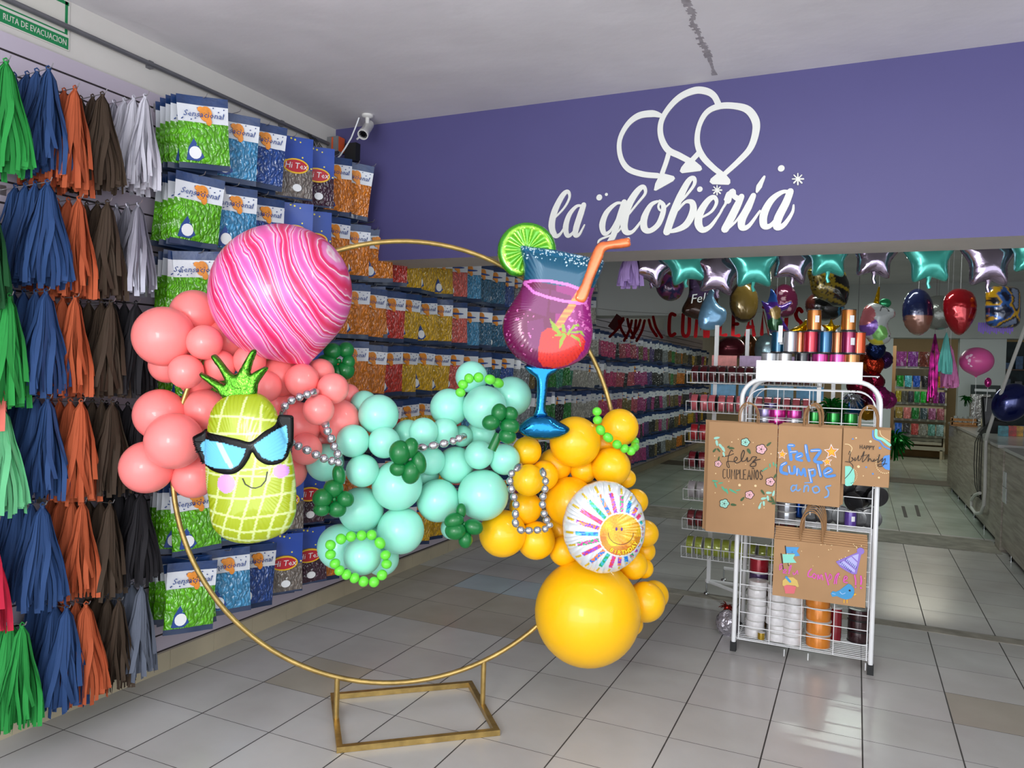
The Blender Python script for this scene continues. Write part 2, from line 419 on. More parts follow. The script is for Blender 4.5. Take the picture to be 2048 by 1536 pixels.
# ---------------------------------------------------------------- evacuation sign, conduit, junction box
m_green = mat('sign_green', '#0e7a46', .4); m_sw = mat('sign_white', '#c9c6be', .4)
t = thing('evacuation_sign', 'green and white evacuation route sign high on the left wall behind the conduit', 'sign', (-.0195, 2.0, 3.12))
def yz(mb): # xz-plane artwork turned onto the left wall (faces +x, reads along +y)
    return mb.xf(Matrix(((0, -1, 0, 0), (1, 0, 0, 0), (0, 0, 1, 0), (0, 0, 0, 1))))
yz(MB().b2(-.3, .285, -.004, 0, -.105, .115)).obj('sign_board', m_sw, t, smooth=False)
yz(MB().b2(-.3, .28, -.0046, -.004, -.1, -.048).b2(-.3, .28, -.0046, -.004, .095, .11).b2(.262, .275, -.0046, -.004, -.03, .11).b2(-.3, .275, -.0046, -.004, -.036, -.030)).obj('green_print', m_green, t, smooth=False)
tx = text_mb('RUTA DE EVACUACION', .037, thick=.001); tx.xf(Matrix.Translation((.132, -.0052, -.074)) @ Matrix.Diagonal((.70, 1, 1, 1)))
yz(tx).obj('lettering', m_sw, t, smooth=False)
m_cond = mat('galvanised_conduit', '#75757a', .45, metal=.6, var=.1, scale=10)
cd = thing('electrical_conduit', 'grey metal conduit running under the ceiling along the left wall', 'conduit', (0, 3, 3.11))
MB().tube([(.005, -4.2, -.0), (.005, -1.0, .002), (.005, 1.09, .0)], .0125, 10).obj('pipe', m_cond, cd)
for yy in (-2.2, -1.25, -.3, .65): MB().box((-.005, yy, .0), (.028, .025, .034)).obj('clamp', m_cond, cd, smooth=False)
jb = thing('junction_box', 'grey junction box with orange side at the end of the conduit', 'junction box', (.03, 4.14, 3.11))
MB().box((0, 0, 0), (.09, .075, .1)).obj('box_body', mat('grey_metal_box', '#77787a', .5), jb, smooth=False)
MB().box((.046, 0, .0), (.004, .06, .096)).box((0, -.0385, .0), (.012, .004, .09)).obj('orange_side', mat('orange_plastic', '#d2552a', .4), jb, smooth=False)
bb = MB().box((.14, 4.175, 3.06), (.09, .05, .12)); tag(bb.obj('power_adapter', black_rub, smooth=False), 'black power adapter box on the purple beam beside the junction box', 'adapter')
cb = MB()
for dx in (0, .012, .026):
    cb.tube([(.02, 3.87+dx, 3.11), (.05, 3.88+dx, 3.04), (.055, 3.90+dx, 2.99), (.06, 3.93+dx*2, 3.03), (.03, 3.9+dx, 3.1)], .0035, 6)
cb.tube([(.05, 3.9, 3.0), (.06, 3.93, 2.93), (.06, 3.96, 2.9)], .005, 6)
tag(cb.obj('tied_cable', black_rub), 'bundle of black cable tied to the conduit near the junction box', 'cable')
wc = MB(); cs = [at(a, b, y=4.1) for a, b in ((728, 238), (722, 255), (712, 280), (700, 300), (690, 315), (678, 327), (668, 332), (655, 325), (645, 312))]
wc.tube([(p.x, 4.05+.012*i*0, p.z) for i, p in enumerate(cs)], .005, 6)
tag(wc.obj('camera_cable', white_wire), 'white cable drooping from the security camera to the left wall', 'cable')
# security camera
cx = at(735, 232, y=4.02); t = thing('security_camera', 'white bullet security camera fixed under the ceiling by the purple beam', 'camera', (cx.x, 4.02, 3.239))
m_cw = mat('camera_white', '#d8d6d2', .35, coat=.3)
MB().lathe([(.0, 0), (.036, 0), (.036, -.012), (.028, -.018), (.013, -.02), (.013, -.06), (.018, -.075), (.0, -.085)], 20).obj('mount', m_cw, t)
ax = Vector((.18, -.72, -.68)).normalized(); q = Vector((0, -.005, -.09))
MB().lathe([(.0, -.07), (.027, -.068), (.03, -.06), (.03, .05), (.034, .055), (.034, .085), (.028, .085), (.027, .07), (0, .07)], 24, q-ax*.0, ax).obj('housing', m_cw, t)
MB().lathe([(0, .068), (.026, .072), (.026, .075), (0, .076)], 24, q, ax).obj('lens', mat('camera_lens_black', '#0b0b0d', .15, coat=1), t)
tr_ = MB()
for k in range(10):
    e1 = ax.orthogonal().normalized(); e2 = ax.cross(e1); a = k*2*PI/10
    tr_.ball(q+ax*.077+(e1*math.cos(a)+e2*math.sin(a))*.02, .003, n=6, m=4)
tr_.obj('infrared_led', chrome, t)
MB().tube([q+Vector((0, .04, .0)), q+Vector((-.05, .02, -.03)), q+Vector((-.075, -.0, -.06))], .006, 8).obj('cable_tail', m_cw, t)

# ---------------------------------------------------------------- painted shop logo on the purple beam
LOGO = thing('shop_logo', 'white balloon logo and script shop name painted on the purple beam', 'logo', tuple(at(1345, 330, y=4.2)))
m_logo = mat('logo_white_vinyl', '#dcdcd6', .5)
lc = LOGO.location
def Z(pts, ox=1080, oy=160, s=560/2048, y=4.199, c=None):
    c = c or lc; out = []
    for a, b in pts:
        p = at(ox+a*s, oy+b*s, y=y); out.append((p.x-c.x, p.z-c.z))
    return out
K = Z([(0, 0), (100, 0)]); US = (Vector(K[1])-Vector(K[0])).length/100   # metres per logo unit
lgy = (-.006, -.001); _gz = [0]
def strokes(name, lst, parent, m, z=Z, us=None, yy=lgy, smooth=True):
    mb = MB(); us = us or US
    if parent is LOGO: _gz[0] += .0004
    for i, (pts, wd) in enumerate(lst):
        e = i*.00015+(_gz[0] if parent is LOGO else 0)
        mb.ribbon(z(pts), [v*us for v in wd] if hasattr(wd, '__len__') else wd*us, yy[0]-e, yy[1], smooth=smooth)
    return mb.obj(name, m, parent, smooth=False)
W_ = lambda *a: list(a)
strokes('balloon_outline', [([(883, 262), (820, 248), (720, 265), (640, 330), (585, 440), (590, 560), (645, 650), (750, 690), (862, 702)], [26, 44, 42, 34, 30, 32, 36, 36, 34]), ([(946, 525), (925, 600), (893, 690)], 30)], LOGO, m_logo)
strokes('balloon_outline', [([(1312, 195), (1275, 120), (1215, 84), (1130, 80), (1020, 130), (930, 225), (885, 320), (888, 420), (935, 510), (1020, 555), (1100, 597)], [36, 36, 42, 44, 40, 34, 34, 36, 40, 38, 34]), ([(1163, 535), (1105, 597)], 32)], LOGO, m_logo)
strokes('balloon_outline', [([(1330, 690), (1265, 640), (1190, 560), (1152, 460), (1165, 340), (1220, 240), (1310, 195), (1420, 192), (1520, 220), (1577, 300), (1578, 390), (1540, 500), (1460, 590), (1345, 695)], [30, 34, 38, 34, 30, 34, 38, 38, 44, 46, 42, 38, 34, 28])], LOGO, m_logo)
def polyp(name, polys, parent, m, z=Z, yy=lgy, e0=0):
    mb = MB()
    for i, p in enumerate(polys): mb.prism(z(p), yy[0]-e0-i*.0001, yy[1])
    return mb.obj(name, m, parent, smooth=False)
polyp('balloon_knot', [[(885, 680), (980, 705), (990, 722), (975, 742), (850, 812), (835, 808), (845, 760)]], LOGO, m_logo, e0=.0030)
polyp('balloon_knot', [[(1080, 585), (1130, 590), (1180, 632), (1188, 655), (1172, 668), (1040, 684), (1024, 670), (1036, 640)]], LOGO, m_logo, e0=.0030)
polyp('balloon_knot', [[(1310, 675), (1350, 680), (1392, 730), (1394, 755), (1380, 769), (1262, 765), (1242, 748), (1250, 725)]], LOGO, m_logo, e0=.0030)
G_ = {
 'la': [([(110, 1010), (180, 935), (218, 860), (205, 818), (165, 850), (110, 960), (88, 1070), (115, 1140), (150, 1128), (180, 1080)], [12, 14, 16, 26, 36, 44, 46, 34, 18, 10]),
        ([(318, 925), (270, 925), (215, 990), (190, 1080), (205, 1140), (245, 1115), (285, 1030), (318, 935)], [14, 20, 32, 40, 30, 16, 14, 18]),
        ([(322, 915), (300, 980), (268, 1080), (262, 1135), (290, 1130), (328, 1060)], [34, 42, 42, 34, 18, 8])],
 'g': [([(610, 905), (560, 905), (490, 970), (458, 1060), (475, 1125), (520, 1100), (570, 1010), (605, 915)], [14, 20, 34, 42, 30, 16, 14, 18]),
       ([(618, 895), (592, 980), (560, 1080), (525, 1165), (470, 1225), (430, 1215)], [36, 40, 40, 38, 26, 10]), ([(430, 1215), (440, 1170), (560, 1120), (610, 1060)], [8, 14, 12, 10])],
 'l': [([(630, 1010), (710, 910), (772, 830), (757, 783), (710, 820), (650, 920), (618, 1040), (630, 1110), (680, 1110), (745, 1030)], [12, 14, 18, 28, 40, 48, 50, 40, 22, 12])],
 'o': [([(860, 890), (810, 920), (765, 1010), (765, 1085), (805, 1105), (865, 1060), (900, 980), (905, 920), (878, 888)], [16, 30, 44, 44, 32, 34, 34, 30, 20]), ([(880, 895), (868, 930), (890, 955), (950, 905)], [18, 14, 14, 10])],
 'b': [([(985, 935), (1060, 860), (1128, 770), (1128, 722), (1090, 740), (1030, 850), (975, 980), (930, 1112)], [12, 14, 20, 26, 36, 46, 48, 46]), ([(925, 1108), (990, 1102), (1070, 1060), (1120, 970), (1115, 900), (1065, 895), (1010, 955)], [20, 28, 42, 46, 36, 18, 12])],
 'e': [([(1180, 1010), (1255, 965), (1293, 900), (1275, 860), (1230, 885), (1175, 970), (1160, 1050), (1190, 1098), (1245, 1075), (1300, 1005), (1335, 950)], [12, 16, 20, 28, 36, 46, 48, 38, 26, 16, 12])],
 'r': [([(1325, 960), (1360, 905), (1385, 850), (1410, 818), (1420, 850), (1455, 870), (1480, 850)], [12, 16, 30, 36, 30, 34, 20]), ([(1475, 855), (1440, 930), (1395, 1020), (1355, 1092)], [34, 46, 48, 46]), ([(1385, 840), (1372, 885), (1362, 900)], [40, 46, 20])],
 'i': [([(1370, 1095), (1440, 1030), (1510, 930), (1565, 850)], [14, 14, 16, 24]), ([(1562, 848), (1525, 930), (1480, 1020), (1480, 1080), (1530, 1068), (1610, 960)], [32, 44, 46, 40, 24, 12]), ([(1588, 820), (1605, 780), (1642, 710)], [14, 34, 14])],
 'a': [([(1835, 825), (1775, 822), (1695, 880), (1640, 980), (1640, 1065), (1690, 1065), (1755, 980), (1825, 840)], [16, 24, 38, 46, 42, 26, 18, 20]), ([(1832, 818), (1800, 900), (1745, 1010), (1735, 1075), (1785, 1062), (1845, 975), (1856, 918)], [38, 44, 48, 44, 28, 18, 10])],
}
for k_, g in G_.items(): strokes('script_letter', g, LOGO, m_logo)
for a, b, r in ((435, 860, 20), (487, 838, 10), (1170, 800, 17), (1765, 648, 19), (648, 1163, 11)): MB().disc(Z([(a, b)])[0], r*US, -.006, -.001).obj('painted_dot', m_logo, LOGO, smooth=False)
for a, b, r in ((1297, 808, 33), (1887, 727, 40)):
    strokes('asterisk', [([(a-r*math.cos(q), b-r*math.sin(q)), (a+r*math.cos(q), b+r*math.sin(q))], [6, 9]) for q in (0, PI/4, PI/2, 3*PI/4)], LOGO, m_logo)
# ================================================================ gold hoop with the balloon arch
HP0 = Vector((1.148, 2.816, 0)); HDV = Vector((.7586, .6515, 0)).normalized(); HN = Vector((-HDV.y, HDV.x, 0))
def hoop(s, z): return HP0 + HDV*s + Vector((0, 0, z))
st = thing('balloon_arch_stand', 'gold painted round hoop stand on a flat rectangular base', 'stand', tuple(hoop(.345, 0)), math.atan2(HDV.y, HDV.x))
# in the stand frame x runs along the hoop plane
MB().tube([(-.029+1.0295*math.cos(a), 0, 1.193+1.0295*math.sin(a)) for a in [2*PI*k/120 for k in range(120)]], .0115, 10, True).obj('hoop_ring', gold_metal, st)
for sx in (-.345, .345):
    zt = 1.193-math.sqrt(1.0295**2-(sx+.029)**2)
    MB().tube([(sx, 0, .02), (sx, 0, zt)], .0125, 10).obj('upright', gold_metal, st)
fr = MB()
for a, b in (((-.345, -.265), (.345, -.265)), ((.345, -.265), (.345, .265)), ((.345, .265), (-.345, .265)), ((-.345, .265), (-.345, -.265))):
    a, b = Vector(a), Vector(b); c = (a+b)/2; d = b-a
    fr.box((c.x, c.y, .0135), (abs(d.x)+.025 if abs(d.x) > .1 else .025, abs(d.y)-.025 if abs(d.y) > .1 else .025, .025))
fr.obj('base_frame', gold_metal, st, smooth=False)

def latex(n, c, **k): return mat(n, c, .38, coat=.35, spec=.3, sub=.25, craw=.06, **k)
m_bal = {'coral': latex('coral_latex', '#ff8986'), 'mint': latex('mint_latex', '#96e0cb'), 'yellow': latex('yellow_latex', '#ffc00c')}
def marble():
    m = mat('marbled_latex', '#ff4f9f', .35, coat=.3, craw=.06); nt = m.node_tree; N = nt.nodes; L = nt.links; b = N['Principled BSDF']
    tc = N.new('ShaderNodeTexCoord'); mp = N.new('ShaderNodeMapping'); m0 = N.new('ShaderNodeMapping'); m0.inputs['Rotation'].default_value = (0, 0, -.43); L.new(tc.outputs['Object'], m0.inputs[0]); L.new(m0.outputs[0], mp.inputs[0])
    mp.inputs['Location'].default_value = (2.3, 2.2, 3.4); mp.inputs['Rotation'].default_value = (0, .5, 0); mp.inputs['Scale'].default_value = (1.0, .35, .3)
    n1 = N.new('ShaderNodeTexNoise'); n1.inputs['Scale'].default_value = 1.0; n1.inputs['Detail'].default_value = 2; n1.inputs['Distortion'].default_value = .6; L.new(mp.outputs[0], n1.inputs[0])
    mx = N.new('ShaderNodeVectorMath'); mx.operation = 'MULTIPLY_ADD'; L.new(n1.outputs['Color'], mx.inputs[0]); mx.inputs[1].default_value = (.42, .42, .42); L.new(mp.outputs[0], mx.inputs[2])
    wv = N.new('ShaderNodeTexWave'); wv.bands_direction = 'X'; wv.inputs['Scale'].default_value = .9; wv.inputs['Distortion'].default_value = 3.2; wv.inputs['Detail'].default_value = 4; wv.inputs['Detail Scale'].default_value = 1.6; L.new(mx.outputs[0], wv.inputs[0])
    r = N.new('ShaderNodeValToRGB'); e = r.color_ramp.elements
    stops = [(0, '#e85aa8'), (.12, '#f07cc0'), (.2, '#fbd8e2'), (.24, '#ee4f9c'), (.36, '#e03a86'), (.42, '#fbe4ea'), (.46, '#f58ac6'), (.6, '#ee78bc'), (.68, '#e02768'), (.8, '#e43a72'), (.84, '#fff0f2'), (.88, '#f06aa8'), (1, '#e0245e')]
    e[0].position = 0; e[0].color = (*lin(stops[0][1]), 1); e[1].position = 1; e[1].color = (*lin(stops[-1][1]), 1)
    for p, c in stops[1:-1]:
        x = e.new(p); x.color = (*lin(c), 1)
    L.new(wv.outputs['Fac'], r.inputs[0]); L.new(r.outputs[0], b.inputs['Base Color'])
    return m
m_bal['marble'] = marble()
BAL = [
('coral',0.601,2.298,1.738,0.126,'large coral balloon at the upper left edge of the arch'),
('coral',0.592,2.465,1.846,0.106,'coral balloon topping the cluster just left of the marbled balloon'),
('coral',0.774,2.353,1.718,0.073,'bright coral balloon overlapping the large upper-left one'),
('coral',0.722,2.307,1.594,0.071,'small bright coral balloon directly below the upper-left pair'),
('coral',0.783,2.432,1.623,0.066,'small coral balloon just above the left pineapple leaf'),
('coral',0.723,2.536,1.736,0.095,'coral balloon tucked under the left side of the marbled balloon'),
('coral',0.515,2.394,1.618,0.079,'pale coral balloon half hidden under the large upper-left one'),
('coral',0.614,2.463,1.555,0.073,'coral balloon peeping out between the upper cluster and the gold hoop'),
('coral',0.551,2.329,1.405,0.109,'coral balloon at the top left of the lower coral cluster'),
('coral',0.706,2.268,1.306,0.116,'largest coral balloon left of the sunglasses'),
('coral',0.548,2.272,1.185,0.110,'leftmost and lowest coral balloon of the arch'),
('coral',0.672,2.407,1.140,0.093,'coral balloon low beside the pineapple, against the hoop'),
('coral',0.670,2.456,1.424,0.094,'coral balloon behind the crown side of the pineapple'),
('coral',0.880,2.502,1.646,0.069,'coral balloon behind the tallest pineapple leaf'),
('coral',0.911,2.658,1.583,0.094,'medium coral balloon right of the pineapple leaves'),
('coral',0.946,2.531,1.538,0.069,'coral balloon between the pineapple crown and the silver beads'),
('coral',1.059,2.630,1.568,0.074,'pale coral balloon just above the silver bead chain'),
('coral',1.053,2.762,1.604,0.063,'small coral balloon behind the right end of the coral cluster'),
('coral',1.184,2.685,1.537,0.068,'bright coral balloon at the right tip of the coral cluster'),
('coral',1.179,2.598,1.446,0.066,'bright coral balloon ringed by the silver bead chain'),
('coral',1.129,2.802,1.388,0.098,'pale coral balloon beside the first mint balloons'),
('coral',0.988,2.689,1.366,0.105,'coral balloon behind the silver beads and right arm of the sunglasses'),
('coral',0.872,2.727,1.458,0.078,'coral balloon behind the upper end of the silver beads'),
('coral',1.091,2.923,1.501,0.052,'sliver of coral balloon showing behind the right tip of the coral cluster'),
('coral',1.086,2.635,1.270,0.070,'coral balloon inside the loop of the silver beads'),
('coral',0.943,2.695,1.155,0.081,'coral balloon behind the pineapple cheek'),
('coral',0.997,2.840,1.288,0.075,'coral balloon deep behind the silver beads next to the mint'),
('coral',0.733,2.731,1.419,0.093,'coral balloon hidden behind the top of the pineapple'),
('mint',1.180,2.923,1.462,0.063,'small mint balloon at the upper left end of the mint run'),
('mint',1.294,2.876,1.421,0.091,'mint balloon crowning the left part of the mint run'),
('mint',1.242,2.760,1.306,0.073,'mint balloon at the left tip beside the pale coral one'),
('mint',1.353,2.839,1.301,0.071,'mint balloon in the row above the left leaf-green flower'),
('mint',1.281,2.783,1.175,0.073,'mint balloon under the left tip of the mint run'),
('mint',1.078,2.778,1.196,0.086,'mint balloon half hidden behind the silver beads'),
('mint',1.392,2.894,1.105,0.113,'large mint balloon below the dark green flower in the middle'),
('mint',1.226,2.856,0.985,0.103,'mint balloon right of the dark green flower at lower left'),
('mint',1.397,2.925,0.896,0.107,'mint balloon at the bottom middle of the mint run'),
('mint',1.505,3.070,1.022,0.100,'mint balloon between the two largest mint balloons'),
('mint',1.694,3.158,1.054,0.119,'largest mint balloon, next to the yellow section'),
('mint',1.317,2.749,0.806,0.083,'mint balloon framed by the lime bead ring at the bottom'),
('mint',1.140,2.822,0.811,0.103,'mint balloon behind the left of the lime bead ring'),
('mint',1.281,2.954,0.746,0.079,'mint balloon behind the right of the lime bead ring'),
('mint',1.360,3.024,1.322,0.073,'mint balloon left of the small one above the silver beads'),
('mint',1.477,2.969,1.347,0.066,'small mint balloon just above the left of the straight silver beads'),
('mint',1.533,3.064,1.347,0.063,'small mint balloon above the right of the straight silver beads'),
('mint',1.558,3.190,1.319,0.052,'small shaded mint balloon at the right end of the straight silver beads'),
('mint',1.514,3.134,1.455,0.090,'mint balloon left of the big upper one'),
('mint',1.691,3.154,1.463,0.102,'big mint balloon under the lime bead arc'),
('mint',1.604,3.182,1.602,0.076,'mint balloon at the very top of the mint run'),
('mint',1.747,3.330,1.513,0.097,'pale mint balloon at the upper right by the cocktail foil'),
('mint',1.612,3.282,1.326,0.073,'mint balloon beneath the big upper one'),
('mint',1.680,3.133,1.243,0.067,'mint balloon above the largest one'),
('mint',1.769,3.223,1.220,0.073,'mint balloon touching the small yellow balloons'),
('mint',1.473,3.050,1.207,0.067,'mint balloon under the straight silver beads'),
('mint',1.543,3.161,1.182,0.088,'shaded mint balloon in the centre of the mint run'),
('mint',1.515,3.195,0.873,0.055,'small mint balloon behind the lowest dark green flower'),
('mint',1.390,3.129,1.125,0.072,'mint balloon deep behind the centre of the mint run'),
('mint',1.209,2.977,0.855,0.075,'mint balloon deep behind the bottom of the mint run'),
('yellow',2.028,3.473,1.301,0.124,'big yellow balloon at the top of the yellow section'),
('yellow',2.208,3.610,1.374,0.093,'yellow balloon circled by the lime bead chain at upper right'),
('yellow',2.178,3.588,1.179,0.096,'yellow balloon just above the birthday foil balloon'),
('yellow',2.093,3.696,1.289,0.102,'yellow balloon behind the lime bead chain'),
('yellow',1.832,3.341,1.254,0.070,'small yellow balloon beside the mint balloons, upper of two'),
('yellow',1.877,3.266,1.127,0.075,'small yellow balloon inside the top of the silver bead loop'),
('yellow',1.908,3.523,1.174,0.085,'yellow balloon left under the big top one'),
('yellow',2.041,3.574,1.155,0.067,'small yellow balloon between the top pair and the birthday foil'),
('yellow',1.900,3.395,1.136,0.073,'orange-yellow balloon right of the silver bead loop top'),
('yellow',2.001,3.502,1.002,0.123,'large yellow balloon behind the left edge of the birthday foil'),
('yellow',1.741,3.287,0.856,0.113,'yellow balloon lowest left, under the largest mint balloon'),
('yellow',1.866,3.408,0.814,0.093,'yellow balloon under the silver bead loop'),
('yellow',1.806,3.406,0.969,0.081,'yellow balloon framed by the middle of the silver bead loop'),
('yellow',1.921,3.603,0.836,0.081,'shaded yellow balloon below the large one left of the birthday foil'),
('yellow',1.974,3.513,0.754,0.074,'shaded yellow balloon just above the giant yellow balloon'),
('yellow',2.105,3.516,0.469,0.258,'giant yellow balloon at the bottom of the arch, nearly touching the floor'),
('yellow',2.258,3.769,0.991,0.064,'yellow balloon behind the upper right edge of the birthday foil'),
('yellow',2.303,3.808,0.825,0.069,'yellow balloon behind the right edge of the birthday foil'),
('yellow',2.287,3.870,0.720,0.057,'small yellow balloon low behind the right edge of the birthday foil'),
('yellow',2.267,3.727,0.676,0.073,'yellow balloon under the birthday foil, above the giant one'),
('yellow',2.297,3.824,0.641,0.051,'small yellow balloon behind the one under the birthday foil'),
('yellow',2.326,3.762,0.489,0.101,'yellow balloon at the right side of the giant one'),
('yellow',2.335,3.913,0.486,0.076,'rightmost yellow balloon behind the side one'),
('yellow',2.251,3.787,0.359,0.062,'small yellow balloon low behind the giant one'),
('yellow',2.214,3.744,1.107,0.048,'small yellow balloon peeping out above the birthday foil'),
('yellow',2.041,3.690,0.988,0.102,'yellow balloon deep behind the birthday foil'),
('yellow',2.147,3.758,0.783,0.108,'yellow balloon deep behind the lower birthday foil'),
('marble',0.988,2.568,1.946,0.300,'huge pink and white marbled balloon at the top of the arch'),
]
prof = [(0, 1.0)] + [(math.sin(t), math.cos(t)) for t in [PI*k/26 for k in range(1, 22)]] + [(.5, -.868), (.3, -.99), (.12, -1.09), (.05, -1.14), (.09, -1.19), (.07, -1.2), (0, -1.2)]
_bm = {}
hc = hoop(.316, 1.193)
for kind, x, y, z, r, lab in BAL:
    if kind not in _bm:
        q = MB().lathe(prof, 40); _bm[kind] = q.mesh('latex_balloon', m_bal[kind], True, 70)
    P = Vector((x, y, z)); rel = P-HP0; s = rel.dot(HDV); zz = z
    a = math.atan2(zz-1.193, s-.316); tgt = hoop(.316+1.03*math.cos(a), 1.193+1.03*math.sin(a))
    tgt += HN*.05
    d = (tgt-P); 
    if d.length < .02: d = HN*1.0
    o = place(_bm[kind], 'marbled_balloon' if kind == 'marble' else 'balloon', None, P)
    vis = (Vector(CAM)-P).normalized(); d.normalize()
    d = (d*.35-vis).normalized()
    if kind == 'marble': d = Vector((.2, .3, -1)).normalized()
    o.rotation_mode = 'QUATERNION'; o.rotation_quaternion = Vector((0, 0, -1)).rotation_difference(d); o.rotation_mode = 'XYZ'
    o.scale = (r, r, r*(.97 if kind == 'marble' else 1))
    tag(o, lab, 'balloon', {'coral': 'coral balloons of the arch', 'mint': 'mint balloons of the arch', 'yellow': 'yellow balloons of the arch'}.get(kind))

# ---- twisted bead chains
m_silver = mat('chrome_silver_latex', '#bdbcc0', .22, metal=.85)
m_lime = latex('lime_latex', '#66d13a'); m_dkg = latex('dark_green_latex', '#0d6b30')
def plane_t(px, py): # depth of the hoop plane along the sight line
    d = _f + _r*(px-1024)/FPX - _u*(py-768)/FPX
    return (HP0-Vector(CAM)).dot(HN)/Vector(d).dot(HN)
def hp(px, py, off): return at(px, py, d=plane_t(px, py)+off)
def chain(name, pts, rpx, off, m, label, closed=False):
    ps = [hp(p[0], p[1], (p[2] if len(p) > 2 else off)) for p in pts]; c = sum(ps, Vector())/len(ps)
    t = thing(name, label, 'balloon chain', c)
    n = len(ps)
    for i, p in enumerate(ps):
        a = ps[(i-1) % n] if (closed or i) else p; b = ps[(i+1) % n] if (closed or i < n-1) else p
        dr = (b-a).normalized(); R = Vector((0, 0, 1)).rotation_difference(dr).to_matrix()
        dn = min((p-q).length for q in (a, b) if (p-q).length > 1e-6); r = rpx*3.45/FPX
        o = MB().ball((0, 0, 0), 1, (r, r, max(r*.9, dn*.52)), 16, 12, rot=R).obj('bubble', m, t, p-c)
    return t
chain('bead_chain', [(628, 785, -.2), (614, 789), (599, 794), (583, 801), (570, 812), (566, 826, -.12)], 8, -.26, m_silver, 'upper run of silver twisted balloon beads draped over the coral balloons')
chain('bead_chain', [(651, 848, -.2), (655, 862), (662, 877), (669, 893), (676, 908), (677, 925), (664, 922), (648, 917), (632, 909), (614, 900), (597, 892), (583, 885)], 8, -.27, m_silver, 'lower run of silver twisted balloon beads between the pineapple and the mint balloons')
chain('bead_chain', [(829, 893, -.2), (844, 895), (867, 891), (888, 887), (906, 882), (918, 877), (926, 874, -.2)], 8, -.27, m_silver, 'straight short run of silver twisted balloon beads on the mint balloons')
chain('bead_chain', [(1036, 935, -.25), (1023, 947), (1020, 962), (1023, 978), (1028, 994), (1032, 1009), (1031, 1028), (1031, 1046), (1042, 1060), (1058, 1061), (1075, 1060), (1090, 1058), (1099, 1050), (1093, 1040), (1088, 1027), (1085, 1009), (1086, 993), (1090, 978), (1091, 962), (1086, 945, -.25)], 7.5, -.3, m_silver, 'hanging loop of silver twisted balloon beads on the yellow balloons')
chain('bead_chain', [(1194, 823), (1195, 840), (1201, 860), (1216, 875), (1234, 889), (1249, 897), (1262, 902), (1270, 894, -.2), (1270, 884, -.12)], 9.5, -.32, m_lime, 'lime green twisted balloon beads curling round the upper right yellow balloon')
chain('bead_chain', [(921, 785), (926, 769), (938, 757), (957, 755), (980, 759), (996, 766, -.22)], 10, -.27, m_lime, 'short arc of lime green twisted balloon beads over the big mint balloon')
ring = [(661, 1109), (661, 1090), (682, 1078), (702, 1073), (723, 1071), (743, 1070), (760, 1086), (771, 1110), (773, 1128), (764, 1150), (748, 1164), (727, 1163), (709, 1156), (693, 1149), (679, 1141), (670, 1127)]
chain('bead_chain', ring, 10, -.26, m_lime, 'lime green twisted balloon bead ring round the lowest mint balloon', True)
# ---- dark green balloon flowers
def flower(px, py, off, petals, label, stem=None):
    c = hp(px, py, off); t = thing('balloon_flower', label, 'balloon flower', c)
    for (x, y, rx, ry, rot) in petals:
        p = hp(x, y, off-.01*(1 if (x+y) % 2 else 0)); k = plane_t(x, y)/FPX
        R = Matrix.Rotation(FR, 3, 'Z') @ Matrix.Rotation(math.radians(rot), 3, 'Y')
        MB().ball((0, 0, 0), 1, (rx*k*1.12, min(rx, ry)*k*1.1, ry*k*1.12), 18, 12, rot=R).obj('petal', m_dkg, t, p-c)
    MB().ball((0, 0, 0), 6*3.1/FPX, n=12, m=8).obj('centre_knot', m_dkg, t)
    if stem:
        MB().tube([hp(a, b, off+.03)-c for a, b in stem], .02, 12).obj('stem_bubble', m_dkg, t)
    return t
flower(1004, 848, -.3, [(998, 825, 13, 15, 10), (1021, 828, 13, 12, 40), (982, 845, 15, 13, -10), (1019, 852, 17, 14, 10), (1015, 872, 15, 13, 20)], 'dark green balloon flower with stem, right end of the mint balloons', [(998, 868), (990, 885), (983, 900)])
flower(812, 920, -.31, [(800, 905, 18, 20, 0), (821, 896, 13, 17, 10), (796, 938, 14, 12, 0), (822, 944, 16, 20, 10), (838, 925, 12, 19, -15)], 'dark green balloon flower in the middle of the mint balloons')
flower(668, 998, -.22, [(667, 977, 17, 15, 0), (645, 996, 17, 16, -20), (643, 1018, 14, 12, 0), (674, 1018, 16, 14, 0), (691, 998, 15, 13, 30), (678, 950, 11, 18, -10)], 'dark green balloon flower with one long petal at the lower left of the mint balloons')
flower(928, 1048, -.2, [(908, 1041, 17, 13, -20), (911, 1062, 18, 15, 0), (931, 1080, 12, 14, 0), (947, 1054, 17, 13, 15), (922, 1022, 9, 13, 0)], 'dark green balloon flower hanging lowest under the mint balloons')
flower(678, 722, .12, [(665, 702, 17, 15, 0), (692, 700, 15, 15, 0), (655, 723, 19, 14, 5), (697, 724, 12, 13, 0), (691, 741, 17, 17, 0), (675, 745, 12, 14, 0)], 'dark green balloon flower behind the coral balloons under the marbled balloon')

